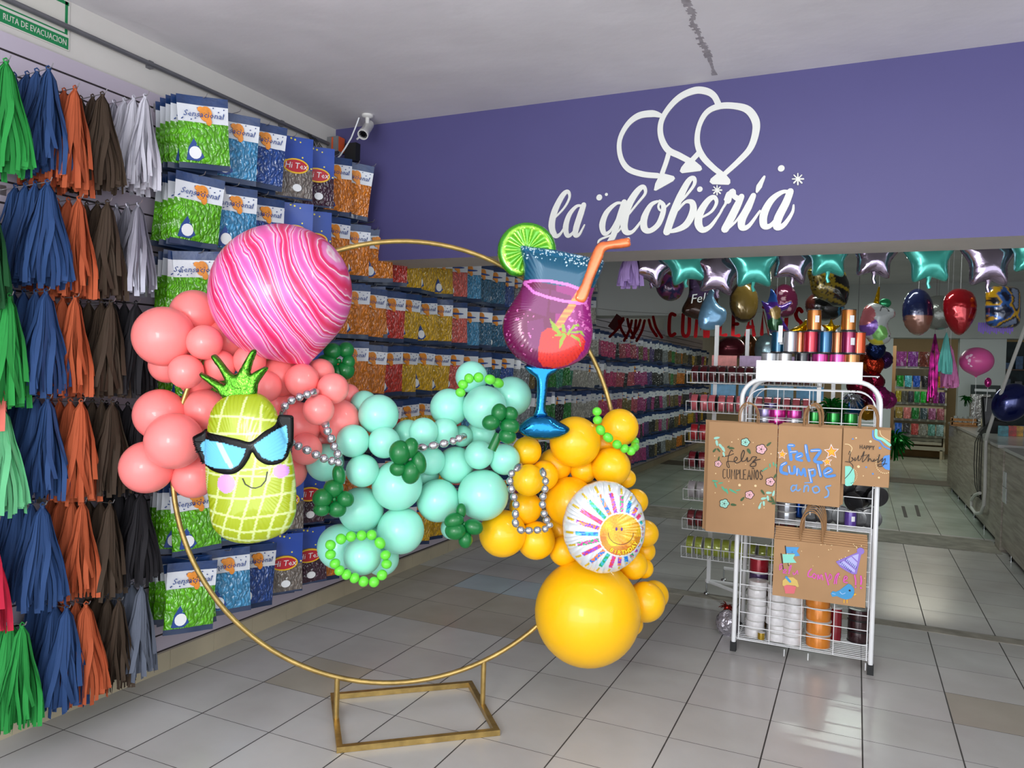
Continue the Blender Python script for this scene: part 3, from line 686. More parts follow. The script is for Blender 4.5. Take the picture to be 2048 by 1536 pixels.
# ---- pineapple foil balloon
DP = plane_t(500, 940)-.36
body = [(592, 1000), (590, 1030), (572, 1063), (530, 1082), (490, 1088), (455, 1080), (430, 1060), (421, 1035), (418, 1000), (413, 965), (412, 925), (414, 880), (418, 845), (425, 820), (440, 800), (462, 788), (490, 785), (522, 788), (545, 808), (560, 840), (575, 880), (586, 925), (591, 965)]
PC, bl = trace(body, DP)
pin = thing('pineapple_balloon', 'foil pineapple balloon wearing black sunglasses, in front of the coral balloons', 'balloon', PC, FR)
kpx = DP/FPX
def PL(x, y):  # survey point -> local coordinates of the pineapple
    p = at(x, y, d=DP); return ((p-PC).dot(Vector((math.cos(FR), math.sin(FR), 0))), p.z-PC.z)
def PZ(lst): return [PL(240+a*.33854, 560+b*.33854) for a, b in lst]
hl = [PZ(l) for l in ([(520, 800), (740, 800), (950, 830)], [(500, 900), (800, 900), (1000, 890)], [(500, 1100), (760, 1110), (1040, 1080)], [(500, 1135), (640, 1150), (1050, 1150)][0:0] or [(500, 1120), (620, 1140), (1050, 1150)], [(500, 1262), (760, 1275), (1060, 1245)], [(510, 1345), (760, 1390), (1060, 1360)], [(520, 1420), (760, 1475), (1050, 1450)], [(540, 1490), (760, 1530), (1000, 1530)])]
vl = [PZ(l) for l in ([(655, 690), (610, 900)], [(770, 690), (735, 900)], [(860, 740), (860, 920)], [(550, 1090), (500, 1380)], [(640, 1120), (600, 1300), (545, 1450)], [(740, 1120), (700, 1300), (620, 1500)], [(840, 1040), (800, 1280), (720, 1520)], [(925, 1060), (880, 1280), (800, 1530)], [(1000, 1040), (975, 1280), (880, 1530)], [(1035, 1180), (1020, 1360), (960, 1500)], [(965, 1060), (905, 1180)])]
lines = [(a, b) for l in hl+vl for a, b in zip(l, l[1:])]
ck = [(PZ([(667, 1188)])[0], 55*.33854*kpx), (PZ([(973, 1120)])[0], 40*.33854*kpx)]
def pcol(x, z):
    for c, r in ck:
        if math.hypot(x-c[0], z-c[1]) < r: return (.80, .58, .88)
    d = min(segd((x, z), a, b) for a, b in lines)
    return (.80, .85, .56) if d < .0042 else (.62, .68, .08)
m_pin = mat('pineapple_foil_print', '#c0d020', .25, metal=.1, spec=.4, coat=.5, attr='col')
_, psf = foil('body', bl, .075, .15, m_pin, pin, pcol, .0042, back='#b9bcc0', wr=.003)
crown = [(447, 797), (436, 783), (405, 757), (400, 748), (404, 744), (440, 762), (452, 766), (440, 740), (424, 716), (428, 709), (438, 712), (462, 742), (474, 747), (482, 737), (500, 705), (510, 698), (515, 704), (508, 724), (503, 746), (512, 742), (530, 733), (538, 736), (528, 752), (518, 768), (512, 792), (480, 802)]
_, cl = trace(crown, DP, PC)
m_gfoil = mat('green_foil', '#4f8f28', .1, metal=.95, bump=.6, bscale=24, bdist=.02)
foil('leaf_crown', cl, .022, .018, m_gfoil, pin, step=.006, wr=.003, wk=30)
gl = PZ([(428, 935), (450, 915), (480, 900), (515, 878), (540, 893), (640, 910), (740, 930), (800, 945), (835, 930), (880, 890), (935, 850), (940, 800), (985, 796), (1022, 803), (1028, 840), (1025, 960), (1010, 1000), (1000, 1045), (960, 1077), (900, 1077), (850, 1045), (822, 1005), (800, 1045), (765, 1095), (720, 1127), (660, 1132), (590, 1117), (540, 1095), (515, 1082), (487, 1080), (465, 1040), (445, 990)])
l1 = PZ([(487, 970), (520, 935), (650, 950), (788, 985), (772, 1035), (745, 1078), (700, 1102), (600, 1097), (525, 1078), (505, 1040)]); l2 = PZ([(833, 963), (880, 928), (945, 880), (990, 855), (1000, 990), (985, 1045), (930, 1058), (875, 1032)])
sk_ = PZ([(610, 950), (650, 952), (720, 1095), (690, 1095)])
def gcol(x, z):
    if inpoly((x, z), l1) or inpoly((x, z), l2): return (.72, .88, .95) if inpoly((x, z), sk_) else (.42, .74, .88)
    return (.03, .03, .035)
m_gl = mat('sunglasses_foil_print', '#111111', .4, metal=.0, spec=.15, coat=.12, attr='col')
def gface(x, z, h, d):
    xx = min(max(x, -.16), .16); return surf(psf, xx, z)+.006+.004*min(d/.01, 1) if abs(x) < .17 else max(.0, surf(psf, xx, z))*.9+.012*min(d/.012, 1)
foil('sunglasses', gl, .03, .02, m_gl, pin, gcol, .0042, face=gface, wr=0)
sm = PZ([(765, 1157), (780, 1190), (815, 1210), (840, 1212), (870, 1200), (895, 1170), (904, 1120)])
y0 = -surf(psf, *sm[3])
mb = MB(); 
for i in range(len(sm)-1):
    mb.ribbon([sm[i], sm[i+1]], .0032, -surf(psf, *sm[i])-.004, -surf(psf, *sm[i])+.004, smooth=False)
mb.obj('smile', mat('black_print', '#101010', .4), pin, smooth=False)

# ---- cocktail glass foil balloon
DG = plane_t(1100, 640)-.20
GCn, bowl = trace([(1041, 493), (1065, 494), (1100, 498), (1150, 508), (1190, 517), (1206, 521), (1207, 530), (1200, 550), (1190, 575), (1183, 600), (1183, 630), (1186, 660), (1181, 695), (1168, 716), (1142, 731), (1110, 740), (1080, 739), (1050, 728), (1026, 708), (1011, 685), (1005, 657), (1010, 630), (1026, 603), (1040, 580), (1047, 555), (1046, 525)], DG)
gls = thing('cocktail_balloon', 'foil cocktail glass balloon with strawberry print, lime slice and orange straw', 'balloon', GCn, FR)
gax = Vector((math.cos(FR), math.sin(FR), 0))
def GL(x, y): p = at(x, y, d=DG); return ((p-GCn).dot(gax), p.z-GCn.z)
def GZ(l): return [GL(960+a*.3125, 420+b*.3125) for a, b in l]
kg = DG/FPX
berry = GZ([(390, 790), (430, 760), (500, 770), (560, 800), (640, 800), (668, 840), (660, 890), (620, 950), (560, 990), (480, 1010), (400, 1005), (370, 960), (372, 880)])
leaves = [GZ(l) for l in ([(440, 700), (480, 740), (515, 790), (500, 800), (460, 770)], [(440, 838), (480, 800), (540, 790), (540, 808), (470, 812)], [(500, 895), (505, 840), (530, 800), (548, 808), (525, 850)], [(640, 885), (625, 845), (570, 810), (580, 800), (630, 825)], [(668, 818), (630, 790), (570, 795), (575, 785), (640, 775)], [(515, 735), (535, 740), (545, 790), (520, 785)], [(545, 800), (590, 740), (625, 735), (628, 748), (600, 750), (560, 810)])]
rim = GZ([(280, 470), (350, 462), (450, 468), (560, 490), (640, 520), (680, 560), (670, 600), (620, 605), (520, 590), (420, 565), (340, 535)])
rrr = random.Random(4)
bub = [(GZ([(rrr.uniform(150, 340), rrr.uniform(620, 960))])[0], rrr.uniform(2, 7)*.3125*kg) for _ in range(45)] + [(GZ([(rrr.uniform(560, 700), rrr.uniform(600, 780))])[0], rrr.uniform(3, 9)*.3125*kg) for _ in range(34)]
spk = [(GZ([(x_, 240+ (x_-260)*.15+rrr.uniform(2, 95)*rrr.random())])[0], rrr.uniform(1.5, 4.2)*.3125*kg) for x_ in [rrr.uniform(262, 780) for _ in range(210)]]
strawp = GZ([(690, 450), (640, 530), (560, 650), (500, 740)])
ice = [GZ(l) for l in ([(270, 500), (440, 520), (420, 690), (260, 640)], [(300, 720), (400, 700), (420, 900), (310, 880)], [(450, 520), (580, 560), (540, 680), (440, 660)])]
zrim = GZ([(0, 445)])[0][1]
def ccol(x, z):
    p = (x, z)
    for l in leaves:
        if inpoly(p, l): return (.52, .62, .12)
    if inpoly(p, berry):
        return (.82, .18, .15) if (math.sin(x*260)*math.sin(z*230+1)) < .86 else (.6, .12, .2)
    for c, r in spk:
        if abs(x-c[0]) < r and abs(z-c[1]) < r: return (.82, .93, .97)
    d = min(segd(p, a, b) for a, b in zip(rim, rim[1:]+rim[:1]))
    if d < .0065: return (.86, .45, .78)
    ds = min(segd(p, a, b) for a, b in zip(strawp, strawp[1:]))
    if ds < .016: return (.93, .45, .30) if (z*40 % 1) < .6 else (.97, .58, .3)
    for c, r in bub:
        dd = math.hypot(x-c[0], z-c[1])
        if r*.5 < dd < r*1.05: return (.88, .45, .72)
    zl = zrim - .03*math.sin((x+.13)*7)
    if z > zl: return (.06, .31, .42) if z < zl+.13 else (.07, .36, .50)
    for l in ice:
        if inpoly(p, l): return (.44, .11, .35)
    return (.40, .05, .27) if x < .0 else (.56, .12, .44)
m_ck = mat('cocktail_foil_print', '#903060', .2, spec=.3, metal=.1, coat=.5, attr='col')
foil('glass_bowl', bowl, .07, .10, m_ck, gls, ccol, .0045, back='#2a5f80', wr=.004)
m_bfoil = mat('blue_foil', '#1c6d9e', .15, metal=.9, bump=.35, bscale=22)
def gtr(l): return [GL(*p) for p in l]
foil('stem', gtr([(1052, 730), (1118, 732), (1112, 745), (1098, 756), (1094, 790), (1091, 818), (1096, 832), (1068, 834), (1072, 815), (1074, 780), (1072, 757), (1058, 745)]), .022, .02, m_bfoil, gls, step=.006, wr=.003)
foil('foot', gtr([(1066, 832), (1098, 832), (1118, 843), (1140, 858), (1128, 872), (1098, 880), (1066, 878), (1042, 868), (1035, 858), (1046, 844)]), .04, .05, m_bfoil, gls, step=.008)
m_lf = mat('lime_foil_print', '#63c41c', .15, metal=.35, coat=.8, attr='col')
lc_ = GL(1054, 500)
def limec(x, z):
    a = math.atan2(z-lc_[1], x-lc_[0]); r = math.hypot(x-lc_[0], z-lc_[1])/(58*kg)
    if r > .86: return (.22, .58, .05)
    if r > .74: return (.56, .82, .18)
    return (.36, .72, .08) if abs((a*8/PI/1.15) % 1-.5) < .38 else (.60, .85, .22)
def limeh(x, z, h, d):
    a = math.atan2(z-lc_[1], x-lc_[0]); r = math.hypot(x-lc_[0], z-lc_[1])/(58*kg)
    return h*(.75+.35*abs(math.sin(a*8/1.15))) if r < .76 else h
limep = [(1054+60*math.cos(t)*(1 if True else 1), 500-58*math.sin(t)) for t in [math.radians(v) for v in range(-12, 250, 14)]]
lo, _ = foil('lime_slice', gtr(limep+[(1048, 548), (1060, 512)]), .03, .025, m_lf, gls, limec, .005, face=limeh, loc=(0, .035, 0))
m_or = mat('orange_foil', '#e8743c', .2, metal=.3, coat=.7, var=.2, scale=12)
foil('straw', gtr([(1146, 600), (1160, 566), (1176, 524), (1186, 500), (1196, 489), (1215, 486), (1252, 480), (1257, 488), (1256, 497), (1238, 501), (1210, 505), (1202, 522), (1186, 560), (1168, 606)]), .02, .017, m_or, gls, step=.006, wr=.003, loc=(0, -.055, 0))

# ---- birthday sun foil balloon
DS = plane_t(1208, 1054)-.30
el = [(1208+83*math.cos(t)*(1+.008*math.sin(17*t)), 1054-93*math.sin(t)*(1+.008*math.cos(15*t))) for t in [2*PI*k/40 for k in range(40)]]
SCn, sl_ = trace(el, DS); sax = gax
def SL(x, y): p = at(x, y, d=DS); return ((p-SCn).dot(sax), p.z-SCn.z)
ks = DS/FPX
sun = thing('birthday_balloon', 'round white foil balloon with a golden smiling sun and birthday candles', 'balloon', SCn, FR)
fc = SL(1238, 1064); fr_ = 41.5*ks
cand = []
hues = [(.55, .2, .75), (.1, .45, .85), (.1, .65, .35), (.9, .25, .3), (.95, .5, .2), (.2, .7, .75), (.8, .25, .6)]
for k in range(24):
    a = 2*PI*k/24; ex = .66+.34*0 if False else 1
    # the pattern is centred on the sun and fills the room left up to the rim
    dx, dz = math.cos(a), math.sin(a)
    t = 0
    while t < .3 and ((fc[0]+dx*t)/(83*ks))**2+((fc[1]+dz*t)/(93*ks))**2 < .86: t += .002
    if t > fr_*1.12: cand.append((a, fr_*1.07, t, hues[k % 7], hues[(k+3) % 7]))
def scol(x, z):
    dx, dz = x-fc[0], z-fc[1]; r = math.hypot(dx, dz)
    if r < fr_:
        q = noise.noise(Vector((x*160, z*160, 0))); s_ = noise.noise(Vector((x*22, z*22, 3)))
        
        if -dz > fr_*.55 or r > fr_*.7 and dz < -.01: return (.78+.1*q, .50+.12*s_, .08)
        return (min(1, .88+.15*q), min(1, .66+.22*s_+.12*q), max(0, .10+.15*q))
    if r < fr_*1.03: return (.9, .9, .88)
    for a, r0, r1, c1, c2 in cand:
        u = dx*math.cos(a)+dz*math.sin(a); v = -dx*math.sin(a)+dz*math.cos(a)
        if u > 0 and abs(v) < .0092:
            if r0 < u < r0+(r1-r0)*.72: return c1 if noise.noise(Vector((x*90, z*90, 9))) > 0 else c2
            if r0+(r1-r0)*.78 < u < r1 and abs(v) < .005: return (.8, .68, .12)
    return (.82, .83, .84)
m_sun = mat('birthday_foil_print', '#dddddd', .16, metal=.2, coat=.8, attr='col')
_, ssf = foil('foil_body', sl_, .06, .11, m_sun, sun, scol, .0035, back='#b9bcc0', wr=.006, wk=44)
m_pur = mat('purple_print', '#5a2a86', .4)
for dx in (-.021, .003): MB().ball((fc[0]+dx, -surf(ssf, fc[0]+dx, fc[1]+.026)-.0005, fc[1]+.026), .008, (.62, .18, 1)).obj('eye', m_pur, sun)
sm = [(fc[0]+.058*math.cos(t), fc[1]+.008+.052*math.sin(t)) for t in [PI+PI*k/14 for k in range(15)]]
mb = MB()
for i in range(14): mb.ribbon([sm[i], sm[i+1]], .002, -surf(ssf, *sm[i])-.003, -surf(ssf, *sm[i])+.003, smooth=False)
mb.obj('smile', mat('brown_print', '#6b3b25', .4), sun, smooth=False)
m_gp = mat('gold_lettering', '#ffe81c', .4)
for i, ch in enumerate('BIRTHDAY'):
    a = math.radians(-120+i*13.0); r = fr_*.84; x, z = fc[0]+r*math.cos(a), fc[1]+r*math.sin(a)
    tm = text_mb(ch, .025, thick=.003); tm.xf(Matrix.Translation((x, -surf(ssf, x, z)-.005, z)) @ Matrix.Rotation(-(a+PI/2), 4, 'Y'))
    tm.obj('lettering', m_gp, sun, smooth=False)
# ================================================================ tassels on the slatwall hooks
def hook(x1, y, z, up=.0, ln=None):
    return [(.016, y, z-.004), (x1-.02, y, z+up*.5), (x1, y, z+up*.5+.004), (x1+.008, y, z+up*.5+.016)]
m_hook = mat('hook_wire', '#a5a3a6', .3, metal=.8)
_hk = {}
def make_hook(y, z, x1, label, group):
    k = round(x1, 2)
    if k not in _hk: _hk[k] = MB().tube([(.017, 0, -.006), (k-.02, 0, .004), (k, 0, .008), (k+.008, 0, .022)], .0022, 6).b2(.0165, .02, -.012, .012, -.03, .012).mesh('display_hook', m_hook)
    o = place(_hk[k], 'display_hook', None, (0, y, z)); tag(o, label, 'hook', group); return o
def tassel_meshes(seed, R, L, n, wd, split=.0):
    rg = random.Random(seed); mb = MB()
    for i in range(n):
        a = 2*PI*i/n+rg.uniform(-.15, .15); r1 = R*rg.uniform(.45, 1.0); ll = L*rg.uniform(.86, 1.0); w0 = wd*rg.uniform(.7, 1.15)
        tw = rg.uniform(-1.6, 1.6); a2 = a+rg.uniform(-.55, .55); fly = 1.0 if rg.random() > .12 else rg.uniform(1.12, 1.3); r1 *= fly; ll *= 1 if fly == 1 else .86; wv_ = rg.uniform(0, 6); pr = None; S = 7; rows = []
        for k in range(S+1):
            t = k/S; rr_ = .006+(r1-.006)*(1-(1-t)**2.2)*(.82+.18*t); aa = a+(a2-a)*t+.10*math.sin(t*6+wv_); z = -.028*min(1, t*6)-(ll-.028)*t
            if t < .2: z = -.05*t/.2*1.0-.0
            c = Vector((math.cos(aa)*rr_*.55, math.sin(aa)*rr_, z)); wt = w0*(.35+.65*min(1, t*3.2))
            td = Vector((-math.sin(aa+tw*t), math.cos(aa+tw*t), 0)); rows.append((c-td*wt/2, c+td*wt/2+Vector((0, 0, rg.uniform(-.002, .002)))))
        vs = [p for r_ in rows for p in r_]; mb.add(vs, [(2*k, 2*k+1, 2*k+3, 2*k+2) for k in range(S)])
    kn = MB().lathe([(.0, .006), (.006, .004), (.0085, -.004), (.0065, -.012), (.009, -.02), (.011, -.034), (.008, -.045), (0, -.047)], 10)
    kn.tube([(0, -.006+.0, .0), (0, -.009, .01), (0, 0, .017), (0, .009, .01), (0, .006, .0)], .003, 6)
    return mb, kn
TC = {'green': '#25883c', 'pale green': '#5fae7a', 'blue': '#25406c', 'orange': '#a8502f', 'brown': '#3c2f24', 'white': '#c0bec8', 'silver': '#9a98a4', 'black': '#1e1c20', 'slate': '#5a606e', 'crimson': '#b8203c', 'salmon': '#cc6a5c', 'dark green': '#124a24', 'lilac': '#b293d2', 'turquoise': '#6cc4bd', 'pink': '#e48ac4'}
TV = {}
TS = [(11, .108, .425, 54, .021), (12, .098, .41, 50, .019), (13, .112, .43, 56, .022)]
_base = [tassel_meshes(*a) for a in TS]
def tassel_kind(col, v):
    if (col, v) not in TV:
        m = mat('tissue_'+col.replace(' ', '_'), TC[col], .35 if col == 'silver' else .8, metal=.5 if col == 'silver' else 0, var=.12, scale=6, spec=.3)
        mb, kn = _base[v]; TV[(col, v)] = (mb.mesh('fringe', m, True, 60), kn.mesh('knot', m, True))
    return TV[(col, v)]
def tassel(col, v, loc, rz, label, group, sc=1):
    t = thing('tissue_tassel', label, 'tassel', loc, rz, group); f, k = tassel_kind(col, v)
    place(f, 'fringe', t); place(k, 'knot', t); t.scale = (sc, sc, sc); return t
ORD = ['top', 'second', 'third', 'fourth', 'fifth', 'sixth', 'bottom']
TR = [
 [(12, 122, 'green'), (97, 137, 'blue'), (150, 176, 'orange'), (205, 188, 'brown'), (290, 192, 'white')],
 [(-22, 395, 'dark green'), (95, 364, 'blue'), (158, 397, 'orange'), (215, 404, 'brown'), (276, 408, 'silver')],
 [(-34, 640, 'salmon'), (18, 592, 'green'), (92, 582, 'blue'), (150, 594, 'orange'), (222, 604, 'brown'), (272, 606, 'black')],
 [(3, 812, 'pale green'), (95, 797, 'blue'), (162, 803, 'orange'), (225, 804, 'brown'), (275, 810, 'black')],
 [(-28, 1045, 'crimson'), (85, 1010, 'blue'), (165, 1003, 'orange'), (220, 1006, 'brown'), (282, 985, 'black')],
 [(44, 1250, 'green'), (133, 1215, 'blue'), (172, 1208, 'orange'), (238, 1200, 'brown'), (283, 1172, 'slate')]]
rg = random.Random(21)
for r, row in enumerate(TR):
    for c, (px, py, col) in enumerate(row):
        x1 = .30; p = at(px, py, x=x1); zh = p.z-.004
        x1r = round(x1+.02, 2)
        make_hook(p.y, zh, x1r, 'wire hook carrying the %s tassels in the %s row from the top' % (col, ORD[r]), 'tassel hooks')
        n = 4
        for k in range(n):
            xx = x1-.068*k; front = k == 0
            pos = ('frontmost', 'second from the front', 'third from the front', 'hindmost, nearest the wall,')[k]
            yj = 0 if front else rg.uniform(-.006, .006); sc = 1.0 if front else rg.uniform(.93, 1.0)
            if col in ('brown', 'silver', 'slate'): sc *= .97
            cc = 'silver' if (col == 'white' and k == 3) else col
            tassel(cc, (r*5+c+k) % 3, (xx, p.y+yj, zh-.002), rg.uniform(-.25, .25), '%s %s tassel, %s in its bunch, %s row' % (cc, 'foil' if cc == 'silver' else 'tissue', pos, ORD[r]), 'tissue tassels on the left wall', sc)

# ================================================================ bags of balloons
BW, BH = .235, .345
def film(name, col, star=False):
    m = mat(name, col, .3, coat=.7, craw=.1, spec=.4); nt = m.node_tree; N = nt.nodes; L = nt.links; b = N['Principled BSDF']
    tc = N.new('ShaderNodeTexCoord'); vo = N.new('ShaderNodeTexVoronoi'); vo.inputs['Scale'].default_value = 42 if not star else 34
    mpp = N.new('ShaderNodeMapping'); mpp.inputs['Scale'].default_value = (1, 1, 1) if star else (1.7, 1, .75); mpp.inputs['Rotation'].default_value = (0, .5 if not star else 0, 0); nd = N.new('ShaderNodeTexNoise'); nd.inputs['Scale'].default_value = 14; L.new(tc.outputs['Object'], nd.inputs[0]); vm = N.new('ShaderNodeVectorMath'); vm.operation = 'MULTIPLY_ADD'; L.new(nd.outputs['Color'], vm.inputs[0]); vm.inputs[1].default_value = (.0, .0, .0) if star else (.06, .06, .06); L.new(tc.outputs['Object'], vm.inputs[2]); L.new(vm.outputs[0], mpp.inputs[0]); L.new(mpp.outputs[0], vo.inputs[0])
    c = lin(col); r = N.new('ShaderNodeValToRGB'); e = r.color_ramp.elements
    if star:
        b.inputs['Coat Weight'].default_value = .2; b.inputs['Roughness'].default_value = .4
        e[0].position = .16; e[0].color = (*lin('#e8d83c'), 1); e[1].position = .2; e[1].color = (*c, 1); L.new(vo.outputs['Distance'], r.inputs[0])
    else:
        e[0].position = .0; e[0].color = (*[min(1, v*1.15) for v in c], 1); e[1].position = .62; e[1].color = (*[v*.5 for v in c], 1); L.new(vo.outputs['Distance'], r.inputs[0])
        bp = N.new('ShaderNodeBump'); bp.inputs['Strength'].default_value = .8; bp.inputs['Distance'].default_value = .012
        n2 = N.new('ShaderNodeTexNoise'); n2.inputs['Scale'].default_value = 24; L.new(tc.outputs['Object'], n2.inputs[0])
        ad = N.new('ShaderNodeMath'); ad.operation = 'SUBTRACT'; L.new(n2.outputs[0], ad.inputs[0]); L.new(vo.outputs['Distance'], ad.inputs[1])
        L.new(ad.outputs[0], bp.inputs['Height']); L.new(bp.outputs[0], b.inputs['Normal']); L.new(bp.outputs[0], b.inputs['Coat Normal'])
    L.new(r.outputs[0], b.inputs['Base Color']); return m
m_hd = mat('header_blue_film', '#103060', .35, coat=.3, var=.25, scale=18, bump=.3, bscale=25)
m_lab = mat('label_white_film', '#cfd2d8', .3, coat=.6, bump=.3, bscale=18)
m_seal = mat('clear_seal', '#12294c', .4, coat=.3)
m_ltx = mat('label_blue_ink', '#1b3f86', .5); m_fr = mat('label_orange_print', '#e08a28', .5, var=.2, scale=30); m_ov = mat('label_red_oval', '#b3182a', .4); m_yl = mat('label_yellow', '#e3b41e', .4); m_wt = mat('label_white_print', '#dfe0e2', .4)
BC = {'lime green': '#6cc81c', 'sky blue': '#4b9fd2', 'navy blue': '#27509e', 'grey': '#8b8078', 'plum': '#4b2a3e', 'orange': '#f28a1c', 'red': '#d8362c', 'dark red': '#8c1f28', 'yellow': '#edb80e', 'salmon': '#ef6a60', 'teal blue': '#2f6f96', 'royal blue': '#2e54a6', 'black': '#22242a', 'silver': '#8f9498', 'green': '#2f8a3a', 'sea green': '#3f9a7c', 'white': '#c9c6bd', 'pink': '#d8427c', 'rose': '#c8586a', 'magenta': '#b03a80', 'purple': '#54407e', 'mixed': '#7c6a3c'}
def gridpatch(z0, z1, n, m, bulge, y0=0, seed=0, wob=.003, W=BW):
    rg = random.Random(seed); vs = []; mb = MB()
    def bz(t): return math.sin(PI*min(max(t, 0), 1))**.6
    for side in (-1, 1):
        for j in range(m+1):
            for i in range(n+1):
                u = i/n; v = j/m; z = z0+(z1-z0)*v; t = (-z-.11)/(BH-.13)
                h = bulge*(math.sin(PI*u)**.5)*(bz(t) if 0 < t < 1 else 0)*(1 if -z > .1 else 0)+.0016
                if 0 < u < 1: h += rg.uniform(-wob, wob)*(1 if 0 < t < 1 else .25)
                x = (u-.5)*W*(1-.03*math.sin(PI*min(max(-z/BH, 0), 1)))
                vs.append((x, side*h*(1 if side < 0 else .6)+.004*math.sin(u*5+z*9), z))
    k = (n+1)*(m+1); fs = []
    for j in range(m):
        for i in range(n):
            a = j*(n+1)+i; fs.append((a, a+1, a+n+2, a+n+1)); fs.append((k+a, k+a+n+1, k+a+n+2, k+a+1))
    for j in range(m):
        a = j*(n+1); fs.append((a, a+n+1, k+a+n+1, k+a)); a += n; fs.append((a, k+a, k+a+n+1, a+n+1))
    mb.add(vs, fs); return mb
def bag_parts(style):
    z1, z2, z3 = (-.042, -.125, -.318) if style == 0 else (-.045, -.175, -.335)
    P = {}
    P['header_strip'] = (gridpatch(-.0, z1, 6, 2, .003, seed=1), m_hd if style == 0 else None)
    P['label_panel'] = (gridpatch(z1, z2, 8, 3, .006, seed=2), m_lab if style == 0 else None)
    P['pouch'] = (gridpatch(z2, z3, 12, 12, .016, seed=3), None)
    P['bottom_seal'] = (gridpatch(z3, -BH, 6, 1, .002, seed=4), m_seal)
    return P
def blob(cx, cz, rx, rz, y=-.010, y1=-.002, n=14): return MB().disc((cx, cz), rx, y, y1, 0, n, rz)
t1 = text_mb('Sensacional', .040, thick=.001, shear=.25, res=1); t1.xf(Matrix.Translation((0, -.0125, -.088)))
e1 = blob(.012, -.082, .028, .036, -.0105); e1.join(blob(.025, -.118, .013, .018, -.010)); e1.join(blob(-.012, -.062, .014, .012, -.0108))
e2 = blob(-.045, -.272, .028, .030, -.0215, -.01)
e3 = MB().prism([(-.085, -.308), (-.075, -.25), (-.05, -.205), (-.03, -.24), (-.005, -.29), (-.03, -.31)], -.020, -.008)
dots_ = MB(); rgd = random.Random(2)
for _ in range(16): dots_.disc((rgd.uniform(-.105, .105), rgd.uniform(-.115, -.05)), .0028, -.0105, -.004, n=6)
o1 = blob(.012, -.165, .075, .042, -.0195, -.004, 20); o2 = blob(.012, -.165, .066, .034, -.0205, -.004, 20)
t2 = text_mb('Hi Tex', .046, thick=.001, shear=.15, res=1); t2.xf(Matrix.Translation((.012, -.0225, -.165)))
o3 = blob(.02, -.285, .026, .021, -.021, -.005)
m_star = film('starry_blue_film', '#1f449c', True)
_bagm = {}
def bag_meshes(col):
    if col in _bagm: return _bagm[col]
    style = 1 if col in ('grey', 'plum') else 0
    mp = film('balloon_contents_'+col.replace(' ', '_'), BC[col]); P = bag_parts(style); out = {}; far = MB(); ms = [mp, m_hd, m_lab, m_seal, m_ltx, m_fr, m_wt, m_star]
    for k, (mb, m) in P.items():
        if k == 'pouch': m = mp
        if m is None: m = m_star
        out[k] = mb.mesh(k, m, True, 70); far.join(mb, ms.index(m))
    if style == 0:
        out['brand_lettering'] = t1.mesh('brand_lettering', m_ltx, False); out['fruit_print'] = e1.mesh('fruit_print', m_fr, False); out['white_patch'] = e2.mesh('white_patch', m_wt, False); out['dark_patch'] = e3.mesh('dark_patch', m_ltx, False); out['dot_print'] = dots_.mesh('dot_print', m_ltx, False)
        far.join(e1, 5); far.join(blob(-.045, -.275, .02, .026, -.0215, -.01), 6); far.join(blob(0, -.09, .08, .008, -.0128), 4)
    else:
        out['oval_border'] = o1.mesh('oval_border', m_yl, False); out['oval_label'] = o2.mesh('oval_label', m_ov, False); out['brand_lettering'] = t2.mesh('brand_lettering', m_wt, False); out['round_sticker'] = o3.mesh('round_sticker', m_wt, False)
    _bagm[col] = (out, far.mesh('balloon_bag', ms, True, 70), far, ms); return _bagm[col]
COLS = [(2.72, 'lime green'), (2.94, 'sky blue'), (3.15, 'navy blue'), (3.36, 'grey'), (3.55, 'plum'), (3.75, 'orange'), (3.95, 'orange'),
        (4.17, 'orange'), (4.38, 'red'), (4.60, 'yellow'), (4.82, 'yellow'), (5.04, 'yellow'), (5.27, 'salmon'), (5.50, 'sky blue'), (5.74, 'teal blue'), (5.98, 'teal blue'), (6.22, 'royal blue'), (6.48, 'silver'), (6.74, 'black'), (7.0, 'green'), (7.3, 'green'), (7.6, 'sea green'), (7.9, 'sea green'), (8.2, 'white'), (8.5, 'white')]
ZR = [2.915-.374*k for k in range(7)]
rg = random.Random(77); nb_ = 0; CN = {}
def seen(y, z):  # covered by the beam from the entrance side
    d = (Vector((.25, y, z))-Vector(CAM)); t = 4.2/d.y; zz = CAM[2]+d.z*t
    return not (y > 4.6 and zz > 2.45)
STUFF = []
TH = math.radians(62)
WH5 = ['front', 'second', 'third', 'fourth', 'innermost']
BN = {7: 'corner', 8: 'red', 9: 'first yellow', 10: 'second yellow', 11: 'third yellow', 12: 'salmon', 13: 'sky blue', 14: 'first teal', 15: 'second teal', 16: 'royal blue'}
